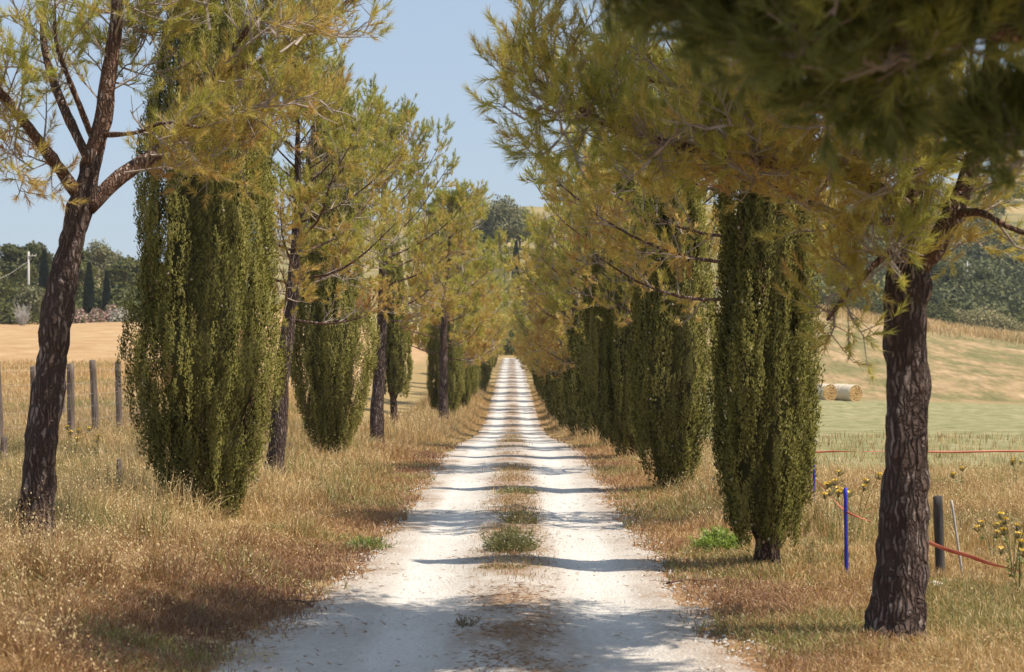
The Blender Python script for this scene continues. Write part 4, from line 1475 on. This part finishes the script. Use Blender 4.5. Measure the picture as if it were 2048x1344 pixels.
fl(147, 850, 33.0, fh(850, 147, 33), 6, .13, 'yellow flowering stalks before the fence post right of the leaning trunk', 1)
fl(196, 868, 33.5, fh(868, 196, 33.5), 3, .10, 'small yellow flowering stalks before the middle fence post', 2)
fl(1712, 943, 22.0, fh(943, 1712, 22), 6, .10, 'yellow flowering stalks directly above and behind the blue pole', 3)
fl(1685, 965, 23.0, fh(965, 1685, 23), 5, .13, 'yellow flowering stalks left of the blue pole by the cypress', 4)
fl(2025, 1017, 19.0, fh(1017, 2025, 19), 7, .10, 'largest yellow flower cluster at the right edge of the meadow', 5)
fl(1985, 1030, 20.5, fh(1030, 1985, 20.5), 4, .09, 'yellow flowering stalks left of the largest cluster', 6)
fl(2038, 1062, 18.0, fh(1062, 2038, 18), 5, .10, 'low yellow flowers beside the tape at the right edge', 7)
fl(1920, 937, 30.0, fh(937, 1920, 30), 3, .06, 'lone far yellow flower right of the right pine trunk', 8)
fl(2035, 915, 33.0, fh(915, 2035, 33), 4, .09, 'far yellow flowers just below the straight tape', 9)
fl(1660, 985, 21.5, fh(985, 1660, 21.5), 2, .05, 'single yellow flower between cypress edge and blue pole', 10)


def weed(name, x, y, r, h, n, tint, label, cat, seed, mat='weed', leaf=.03, grp=None):
    rng = np.random.default_rng(seed)
    root = empty(name, (x, y, G(x, y)), 0, label, cat, grp)
    st, lf = MB(), MB()
    a = rng.uniform(0, 6.28, n)
    rr = r * np.sqrt(rng.uniform(0, 1, n))
    B = np.stack([np.cos(a) * rr, np.sin(a) * rr * 1.5, np.full(n, -.02)], -1)
    E = B * 1.25 + np.stack([rng.normal(0, .05, n), rng.normal(0, .05, n), h * rng.uniform(.4, 1.1, n) * (1 - .4 * (rr / r) ** 2)], -1)
    sticks(st, B, E, .003, .0015)
    st.build('stem', M['deadtwig'] if mat == 'dead' else M['weed'], root)
    k = 9
    u = rng.uniform(.15, 1.02, (n, k, 1))
    P = (B[:, None] + (E - B)[:, None] * u + rng.normal(0, .012, (n, k, 3))).reshape(-1, 3)
    P[:, 2] = np.maximum(P[:, 2], .005)
    D = nrm(np.repeat(E - B, k, 0) + rng.normal(0, .1, (n * k, 3)))
    needles(lf, P, D, 3, leaf, leaf * .32, leaf * .4, rng, np.repeat(np.clip(tint + rng.normal(0, .14, n), 0, 1), k), 0, 20, 80)
    lf.build('foliage', M['weed'], root, smooth=False)
    return root



def wp(px, py, Z=None):
    Z = Z or 8100.0 / (py - 732)
    return at(px, py, Z)[0], Z


def twig(px, py, ln, ang, seed, label):
    x, y = wp(px, py)
    rng = np.random.default_rng(seed)
    mb = MB()
    d = np.array([math.cos(ang), math.sin(ang), 0])
    tube(mb, smooth_line([d * -ln / 2 + UP * .01, UP * .035, d * ln / 2 + UP * .015], 8) + rng.normal(0, .004, (8, 3)), np.linspace(.010, .004, 8), 6)
    for k in range(4):
        a_ = d * ln * (k / 4 - .4) + UP * .025
        sticks(mb, [a_], [a_ + np.array([rng.normal(0, .07), rng.normal(0, .09), .03])], .004, .002)
    o = mb.build('fallen_twig', M['deadtwig'])
    o.location = (x, y, G(x, y) + .012)
    tag(o, label, 'twig')


def strip():
    rng = np.random.default_rng(15)
    n = 26000
    Y = 15 * (150 / 15) ** rng.uniform(0, 1, n)
    X = rng.normal(0, .17, n)
    k = rng.uniform(size=n) < np.clip(n2(X * 2, Y, 1.6, 81) * 3.2 - 1.45, 0, 1) * sstep(15, 24, Y)
    X, Y = X[k], Y[k]
    n = len(X)
    mb = MB()
    blades(mb, X, Y + 0, rng.uniform(.02, .10, n), .005 * (Y / 20) ** .7 * rng.uniform(.7, 1.6, n), np.abs(rng.normal(.6, .4, n)), rng, np.where(rng.uniform(size=n) < .2, .85, rng.uniform(.0, .6, n)))
    o = mb.build('centre_strip_grass', M['grass'], smooth=False)
    tag(o, 'patchy low dry grass along the crown of the white track', 'grass', kind='stuff')


strip()
twig(1378, 1172, .42, .4, 1, 'dead brown twig lying on the right edge of the track near the nearest cypress shadow')
twig(600, 1215, .35, 2.2, 2, 'thin dead twig on the left edge of the track at the start of the shade')





WG = 'weeds on the crown of the track'
x, y = wp(1022, 1108); weed('weed_clump', x, y, .20, .27, 240, .5, 'bushy grey-green weed, largest on the crown of the track', 'weed', 1, grp=WG)
x, y = wp(1042, 1052); weed('weed_clump', x, y, .15, .22, 110, .25, 'brown dried weed behind the bushy grey-green one', 'weed', 2, grp=WG)
x, y = wp(1034, 990); weed('weed_clump', x, y, .20, .11, 170, .55, 'low olive weed cushion mid-track, farther than the brown weed', 'weed', 3, grp=WG)
x, y = wp(1034, 945, 38.5); weed('weed_clump', x, y, .16, .05, 60, .12, 'faint brown weed in the shade stripe, farthest on the track', 'weed', 4, grp=WG)
x, y = wp(1010, 1142); weed('weed_clump', x, y, .16, .03, 60, .1, 'flat rusty weed mat in front of the bushy weed', 'weed', 5, grp=WG)
x, y = wp(930, 1258); weed('weed_clump', x, y, .06, .13, 16, .02, 'small dead reddish weed in the shade near the bottom of the track', 'weed', 6, mat='dead', leaf=.02, grp=WG)
x, y = wp(1440, 1105); weed('weed_clump', x, y, .17, .24, 260, 1.0, 'bright lime-green weed beside the nearest right cypress', 'weed', 7, leaf=.04)
x, y = wp(735, 1100); weed('weed_clump', x, y, .15, .15, 130, .75, 'green weed at the left edge of the track', 'weed', 8)


# ------------------------------------------------------------------ hay bales
def bale(label, x, y, rz):
    root = empty('hay_bale', (x, y, G(x, y)), rz, label, 'hay bale', 'round hay bales')
    R, L = .76, 1.25
    n = 36
    a = np.linspace(0, 2 * np.pi, n, endpoint=False)
    xs = np.array([-.5, -.49, -.3, -.1, .1, .3, .49, .5]) * L
    rr = np.array([.955, .99, 1, .995, 1, .995, .99, .955]) * R
    v = np.stack([np.stack([np.full(n, x_), np.cos(a) * r_ * 1.02, np.maximum(np.sin(a) * r_, -R * .93) + R * .92], -1) for x_, r_ in zip(xs, rr)])
    idx = np.arange(8 * n).reshape(8, n)
    mb = MB()
    mb.add(v, None, np.stack([idx[:-1], np.roll(idx[:-1], -1, 1), np.roll(idx[1:], -1, 1), idx[1:]], -1).reshape(-1, 4))
    mb.build('net_wrap', M['net'], root)
    for s in (-1, 1):
        e = MB()
        rs = np.linspace(.02, .955, 12)
        rg = np.random.default_rng(3)
        pts = np.stack([np.stack([np.full(n, s * (.5 * L + .012)) + s * rg.normal(0, .018, n) - (s * .02 if k % 3 == 0 else 0), np.cos(a) * r_ * R, np.maximum(np.sin(a) * r_ * R, -R * .9) + R * .92], -1) for k, r_ in enumerate(rs)])
        ix = np.arange(12 * n).reshape(12, n)
        e.add(pts, None, np.stack([ix[:-1], np.roll(ix[:-1], -1, 1), np.roll(ix[1:], -1, 1), ix[1:]], -1).reshape(-1, 4))
        e.build('straw_end', M['straw'], root, smooth=False)
    return root


for (px, Z, rz, lab) in [(1702, 190, math.radians(-58), 'right-hand front hay bale on the green field'), (1651, 191, math.radians(-58), 'left-hand front hay bale beside the cypress edge'),
                         (1682, 195, math.radians(-52), 'hay bale lying behind the two front bales')]:
    bale(lab, at(px, 800, Z)[0], Z, rz)


# ------------------------------------------------------------------ background trees
def broad_tree(seed, H, R, mat, n=2600, leaf=.28, name='broadleaf_tree', lobes=11, trunk=True, low=.08, flat=1.15):
    rng = np.random.default_rng(seed)
    root = empty(name)
    if trunk:
        mb = MB()
        tube(mb, smooth_line([[0, 0, -.3], [.1, 0, H * .25], [-.1, .1, H * .6]], 9), np.linspace(.035 * H, .012 * H, 9), 8, rough=.2, fine=4, seed=seed)
        for i in range(6):
            az = i * 1.1 + rng.uniform(0, .6)
            tube(mb, smooth_line([[0, 0, H * (.25 + .05 * i)], [R * .35 * math.cos(az), R * .35 * math.sin(az), H * (.45 + .05 * i)], [R * .7 * math.cos(az), R * .7 * math.sin(az), H * (.58 + .05 * i)]], 5), np.linspace(.014 * H, .005 * H, 5), 5)
        mb.build('trunk', M['limb'], root)
    cr = MB()
    per = n // lobes
    for i in range(lobes):
        az = i * 2.4 + rng.uniform(-.4, .4)
        f = math.sqrt((i + .3) / lobes)
        c = np.array([R * .62 * f * math.cos(az), R * .62 * f * math.sin(az), H * (low + (.95 - low) * (.42 + .38 * (1 - f * f) + rng.uniform(-.2, .14)))])
        lr = R * rng.uniform(.42, .68)
        d = nrm(rng.normal(size=(per, 3)))
        rad = lr * (rng.uniform(0, 1, per) ** .35) * (.75 + .5 * vnoise(d * 2.2 + i * 5, seed))
        P = c + d * rad[:, None] * np.array([1, 1, .75 * flat])
        t = .45 + rng.normal(0, .16, per) + (vnoise(P * 1.3, seed) - .5) * .5
        leaves(cr, P, d, leaf, rng, t, 0, .65)
    cr.build('crown', mat, root, smooth=False)
    return root


def shrub(seed, H, R, mat, n=1500, leaf=.16, name='shrub', pinkish=False):
    rng = np.random.default_rng(seed)
    root = empty(name)
    st = MB()
    a = rng.uniform(0, 6.28, 14)
    E = np.stack([np.cos(a) * R * .6, np.sin(a) * R * .6, H * rng.uniform(.5, .9, 14)], -1)
    sticks(st, np.zeros((14, 3)) - UP * .1, E, .03, .012)
    st.build('stem', M['limb'], root)
    cr = MB()
    d = nrm(rng.normal(size=(n, 3)))
    d[:, 2] = np.abs(d[:, 2]) * 1.1 - .12
    rad = rng.uniform(.35, 1, n) ** .5 * (.6 + .75 * vnoise(d * 2.4, seed))
    P = d * rad[:, None] * np.array([R, R, H]) + UP * .05
    t = rng.uniform(0, 1, n) if pinkish else .45 + rng.normal(0, .2, n)
    leaves(cr, P, d, leaf, rng, t, 0, .55)
    cr.build('foliage', mat, root, smooth=False)
    return root


def slim_cypress(seed, H, R):
    rng = np.random.default_rng(seed)
    root = empty('cypress_tree')
    mb = MB()
    tube(mb, np.array([[0, 0, -.3], [0, 0, 1], [0, 0, H * .8]]), np.array([.18, .14, .04]), 7)
    mb.build('trunk', M['cybark'], root)
    cr = MB()
    n = 2600
    z = rng.uniform(.03, 1, n)
    th = rng.uniform(0, 6.28, n)
    r = R * np.minimum(1, z / .12) ** .5 * (1 - z ** 2.2) ** .8 * rng.uniform(.55, 1.1, n)
    P = np.stack([np.cos(th) * r, np.sin(th) * r, z * H], -1)
    D = np.stack([np.cos(th) * .3, np.sin(th) * .3, np.ones(n)], -1)
    needles(cr, P, D, 3, .5, .14, .1, rng, rng.uniform(0, 1, n), 0, 5, 30)
    cr.build('crown', M['dark_leaf'], root, smooth=False)
    return root


BT = [broad_tree(41, 8.5, 3.8, M['oak'], 6000, leaf=.24), broad_tree(42, 9.0, 3.4, M['oak'], 6000, leaf=.24, lobes=9), broad_tree(43, 10, 4.2, M['grey_leaf'], 8000, leaf=.26, lobes=14, low=.12),
      broad_tree(44, 5, 2.6, M['grey_leaf'], 2200, leaf=.2, lobes=7, low=.1, name='olive_tree')]
SC = slim_cypress(45, 9.5, .75)
SH = [shrub(46, 1.9, 2.0, M['pink'], 1700, .15, 'oleander_bush', True), shrub(47, 1.8, 1.7, M['white'], 1500, .14, 'oleander_bush', True),
      shrub(48, 3.0, 3.4, M['oak'], 2200, .2), shrub(49, 2.4, 4.0, M['broom'], 4200, .15)]


def bg(proto, px, Z, s, label, cat, group, rz=None, sz=None):
    x = (px - 1024) / FPX * Z
    o = put(proto, used, x, Z, rnd.uniform(0, 6.28) if rz is None else rz, s, label, group, sz)
    o['category'] = cat
    return o


TL = 'trees behind the left field'
bg(BT[0], -30, 262, .8, 'dark round tree at the left picture edge behind the golden field', 'tree', TL)
bg(BT[1], 22, 300, .95, 'tree left of the pale utility pole', 'tree', TL)
bg(BT[0], 72, 318, .92, 'taller tree behind the pale utility pole', 'tree', TL)
bg(BT[3], 62, 258, .9, 'silvery olive tree at the foot of the utility pole', 'tree', TL)
bg(SC, 88, 272, .85, 'slim pointed cypress between the pole and the leaning pine trunk', 'tree', TL)
bg(SC, 178, 262, .82, 'dark blocky cypress right of the leaning pine trunk', 'tree', TL, sz=.72)
bg(SC, 213, 268, .6, 'short dark cypress above the oleanders', 'tree', TL)
bg(BT[1], 150, 300, .9, 'tree seen just right of the leaning trunk', 'tree', TL)
bg(BT[2], 205, 330, .72, 'grey-green tree behind the short dark cypress', 'tree', TL)
bg(BT[0], 250, 290, .8, 'tree above the oleanders, at the edge of the broad cypress', 'tree', TL)
bg(BT[1], 300, 310, .8, 'tree peeping between broad cypress and slim pine', 'tree', TL)
bg(BT[0], -60, 330, .9, 'far tree at the left edge, upper row', 'tree', TL)
OL = 'oleanders at the top of the golden field'
bg(SH[0], 158, 251, 1.0, 'pinkish oleander nearest the leaning trunk', 'shrub', OL)
bg(SH[0], 192, 252, .95, 'pale pink oleander in the middle of the row', 'shrub', OL)
bg(SH[0], 222, 254, 1.15, 'reddish taller oleander left of the white one', 'shrub', OL)
bg(SH[1], 241, 250, 1.0, 'white flowering oleander by the broad cypress', 'shrub', OL)
bg(SH[2], 120, 256, .8, 'dark green shrub behind the leaning trunk', 'shrub', 'shrubs behind the left field')
bg(SH[2], 268, 262, .8, 'dark green shrub behind the white oleander', 'shrub', 'shrubs behind the left field')
bg(SH[2], 20, 256, .9, 'dark green shrub below the pole trees', 'shrub', 'shrubs behind the left field')

for k_, (px, Z, s_) in enumerate([(-10, 268, 1.1), (50, 272, 1.3), (95, 266, 1.2), (140, 268, 1.2), (172, 272, 1.4), (200, 275, 1.3), (232, 270, 1.2), (262, 276, 1.4), (15, 285, 1.5), (70, 290, 1.5), (120, 288, 1.5)]):
    bg(SH[2], px, Z, s_, 'dark green shrub in the thick undergrowth below the trees behind the left field', 'shrub', 'undergrowth behind the left field')


def bare_shrub():
    rng = np.random.default_rng(8)
    x = at(45, 640, 248)[0]
    mb = MB()
    n = 160
    a = rng.uniform(0, 6.28, n)
    E = np.stack([np.cos(a) * rng.uniform(.1, 1.2, n), np.sin(a) * rng.uniform(.1, 1.2, n), rng.uniform(.8, 2.6, n)], -1)
    sticks(mb, E * [.1, .1, 0] - UP * .1, E * [.6, .6, .6], .04, .02)
    sticks(mb, E * [.6, .6, .6], E + rng.normal(0, .15, (n, 3)), .02, .012)
    o = mb.build('bare_shrub', M['wire'])
    o.location = (x, 248, G(x, 248))
    tag(o, 'grey leafless shrub below the utility pole at the left', 'shrub')


bare_shrub()


def utility_pole():
    Z = 262
    x = at(57, 600, Z)[0]
    g = G(x, Z)
    top = at(57, 503, Z)[2] - g
    root = empty('utility_pole', (x, Z, g), 0, 'pale concrete utility pole with a short crossarm behind the left field', 'pole')
    mb = MB()
    tube(mb, np.array([[0, 0, -.3], [0, 0, top * .5], [0, 0, top]]), np.array([.17, .14, .11]), 10)
    mb.build('shaft', M['concrete'], root)
    mb = MB()
    tube(mb, np.array([[-.15, -.12, top - .55], [.4, -.12, top - .5], [.95, -.12, top - .5]]), np.array([.05, .05, .05]), 6)
    mb.build('crossarm', M['concrete'], root)
    for dx in (.45, .9):
        mb = MB()
        tube(mb, np.array([[dx, -.12, top - .48], [dx, -.12, top - .3]]), np.array([.05, .04]), 6)
        mb.build('insulator', M['concrete'], root)
    mb = MB()
    pts = smooth_line([[-.1, 0, top - 1.2], [-2.2, -6, top - 3.4], [-6, -14, top - 4.6]], 20)
    sticks(mb, pts[:-1], pts[1:], .03, .03)
    mb.build('cable', M['wire'], root)


utility_pole()


def hut():
    Z = 256
    x = at(22, 640, Z)[0]
    root = empty('low_shed', (x, Z, G(x, Z)), .1, 'low rust-brown roofed shed at the left edge below the trees', 'shed')
    mb = MB()
    v = np.array([[-1.9, -.8, -.3], [1.9, -.8, -.3], [1.9, .8, -.3], [-1.9, .8, -.3], [-1.9, -.8, .75], [1.9, -.8, .75], [1.9, .8, 1.1], [-1.9, .8, 1.1]])
    mb.add(v, None, [[0, 1, 5, 4], [1, 2, 6, 5], [2, 3, 7, 6], [3, 0, 4, 7], [4, 5, 6, 7]])
    mb.build('wall', M['concrete'], root, smooth=False)
    mb = MB()
    v = np.array([[-2.1, -1.1, .72], [2.1, -1.1, .72], [2.1, 1.0, 1.2], [-2.1, 1.0, 1.2]])
    v = np.vstack([v, v + UP * .12])
    mb.add(v, None, [[0, 3, 2, 1], [4, 5, 6, 7], [0, 1, 5, 4], [1, 2, 6, 5], [2, 3, 7, 6], [3, 0, 4, 7]])
    mb.build('roof', M['roof'], root, smooth=False)


hut()

# the hill closing the avenue
HC = 'trees on the hill closing the avenue'
bg(BT[2], 1000, 450, 1.15, 'large grey-green tree crowning the hill at the end of the avenue', 'tree', HC)
bg(BT[2], 963, 452, .72, 'smaller tree left of the large hilltop tree', 'tree', HC)
bg(BT[2], 1040, 456, .85, 'tree right of the large hilltop tree', 'tree', HC)
bg(SC, 951, 440, .75, 'small dark cypress left of the hilltop trees', 'tree', HC)
bg(SC, 1032, 395, .95, 'slim dark cypress standing in the gap below the hilltop trees', 'tree', HC)
bg(SC, 1036, 360, .8, 'lower slim dark cypress at the bottom of the gap', 'tree', HC)
for k, (px, Z, s) in enumerate([(985, 405, 1.0), (1008, 385, .95), (1020, 350, .9), (1060, 380, 1.0), (1000, 335, .95), (970, 360, 1.0), (1048, 335, .9), (940, 420, 1.0), (1085, 420, 1.0)]):
    bg(FARP[k % 3], px, Z, s * .95, 'green tree on the slope under the hilltop trees', 'tree', 'green trees on the hill slope')

for px, Z, s_ in ((1008, 314, .62), (1030, 318, .66), (1018, 326, .75), (992, 322, .7), (1046, 324, .7)):
    bg(SH[2], px, Z, s_ * 1.9, 'green bush closing the view at the top of the track', 'shrub', 'bushes at the top of the track')

# right background: bushes, trees at the field edge, wooded hill
RB = 'bushes above the mown slope'
bg(SH[3], 1960, 345, 1.6, 'broad rounded olive-grey bush above the mown slope, largest', 'shrub', RB)
bg(SH[3], 1912, 348, 1.35, 'left shoulder of the olive-grey bushes above the mown slope', 'shrub', RB)
bg(SH[3], 2012, 343, 1.2, 'right-hand low olive-grey bush above the mown slope', 'shrub', RB)
bg(SH[2], 1872, 342, 1.2, 'bright green bush right of the nearest pine trunk', 'shrub', RB)
bg(SH[2], 1897, 352, 1.3, 'green bush behind the bright green one', 'shrub', RB)
bg(SH[2], 1740, 340, 1.0, 'green bush left of the nearest pine trunk on the skyline bank', 'shrub', RB)
bg(SH[2], 1690, 342, 1.0, 'green bush by the cypress edge on the skyline bank', 'shrub', RB)
bg(SH[2], 2042, 356, 1.3, 'dark green bush at the right picture edge', 'shrub', RB)
RT = 'trees below the wooded hill'
for px, Z, s, lab in [(1912, 400, 1.1, 'tall thin tree in front of the wooded hill'), (1880, 415, 1.0, 'tree right of the nearest pine trunk before the wooded hill'), (1965, 405, .95, 'round tree before the wooded hill'),
                      (1720, 390, 1.1, 'tree seen between cypress and pine trunk'), (1675, 400, 1.2, 'tree close to the cypress edge in the background')]:
    bg(BT[1], px, Z, s, lab, 'tree', RT)
for px, lab in ((1935, 'pale thin utility pole before the wooded hill'), (1861, 'pale pole just right of the nearest pine trunk')):
    Z = 420
    x = at(px, 600, Z)[0]
    mb = MB()
    tube(mb, np.array([[0, 0, -.3], [0, 0, 4], [0, 0, 8.5]]), np.array([.16, .13, .1]), 8)
    tube(mb, np.array([[-.6, 0, 7.9], [.6, 0, 7.9]]), np.array([.06, .06]), 6)
    o = mb.build('utility_pole', M['concrete'])
    o.location = (x, Z, G(x, Z))
    tag(o, lab, 'pole')


def wood():
    rng = np.random.default_rng(91)
    mb = MB()
    k = 0
    n = 800
    Z = rng.uniform(372, 680, n)
    px = rng.uniform(1560, 2300, n)
    for z_, p_ in zip(Z, px):
        x = (p_ - 1024) / FPX * z_
        if 1995 < p_ < 2120 and 540 < z_ < 650:   # the tan clearing
            continue
        R = rng.uniform(2.4, 5.2)
        c = np.array([x, z_, G(x, z_) + R * .55])
        m_ = 300
        d = nrm(rng.normal(size=(m_, 3)))
        d[:, 2] = np.abs(d[:, 2]) * 1.2 - .25
        P = c + d * R * (rng.uniform(.55, 1.05, (m_, 1)))
        leaves(mb, P, d, .45, rng, .4 + rng.normal(0, .16, m_) + rng.uniform(-.2, .2), 0, .7)
    o = mb.build('wood', M['wood_leaf'], smooth=False)
    tag(o, 'dense bluish-green wood covering the hillside at the far right', 'wood', kind='stuff')


wood()


# ------------------------------------------------------------------ summer air
def haze():
    mb = MB()
    v = np.array([[x, y, z] for z in (-9, 80) for y in (-70, 1640) for x in (-730, 730)], float)
    mb.add(v, None, [[0, 2, 3, 1], [4, 5, 7, 6], [0, 1, 5, 4], [2, 6, 7, 3], [0, 4, 6, 2], [1, 3, 7, 5]])
    m, N, L = newmat('summer_air')
    out = N.new('ShaderNodeOutputMaterial')
    p = N.new('ShaderNodeVolumePrincipled')
    p.inputs['Color'].default_value = (0.80, 0.88, 1.0, 1)
    p.inputs['Density'].default_value = 0.00013
    p.inputs['Anisotropy'].default_value = 0.2
    L.new(p.outputs[0], out.inputs['Volume'])
    o = mb.build('haze', m, smooth=False)
    tag(o, 'thin bluish summer haze over the distant hills', 'haze', kind='stuff')


haze()
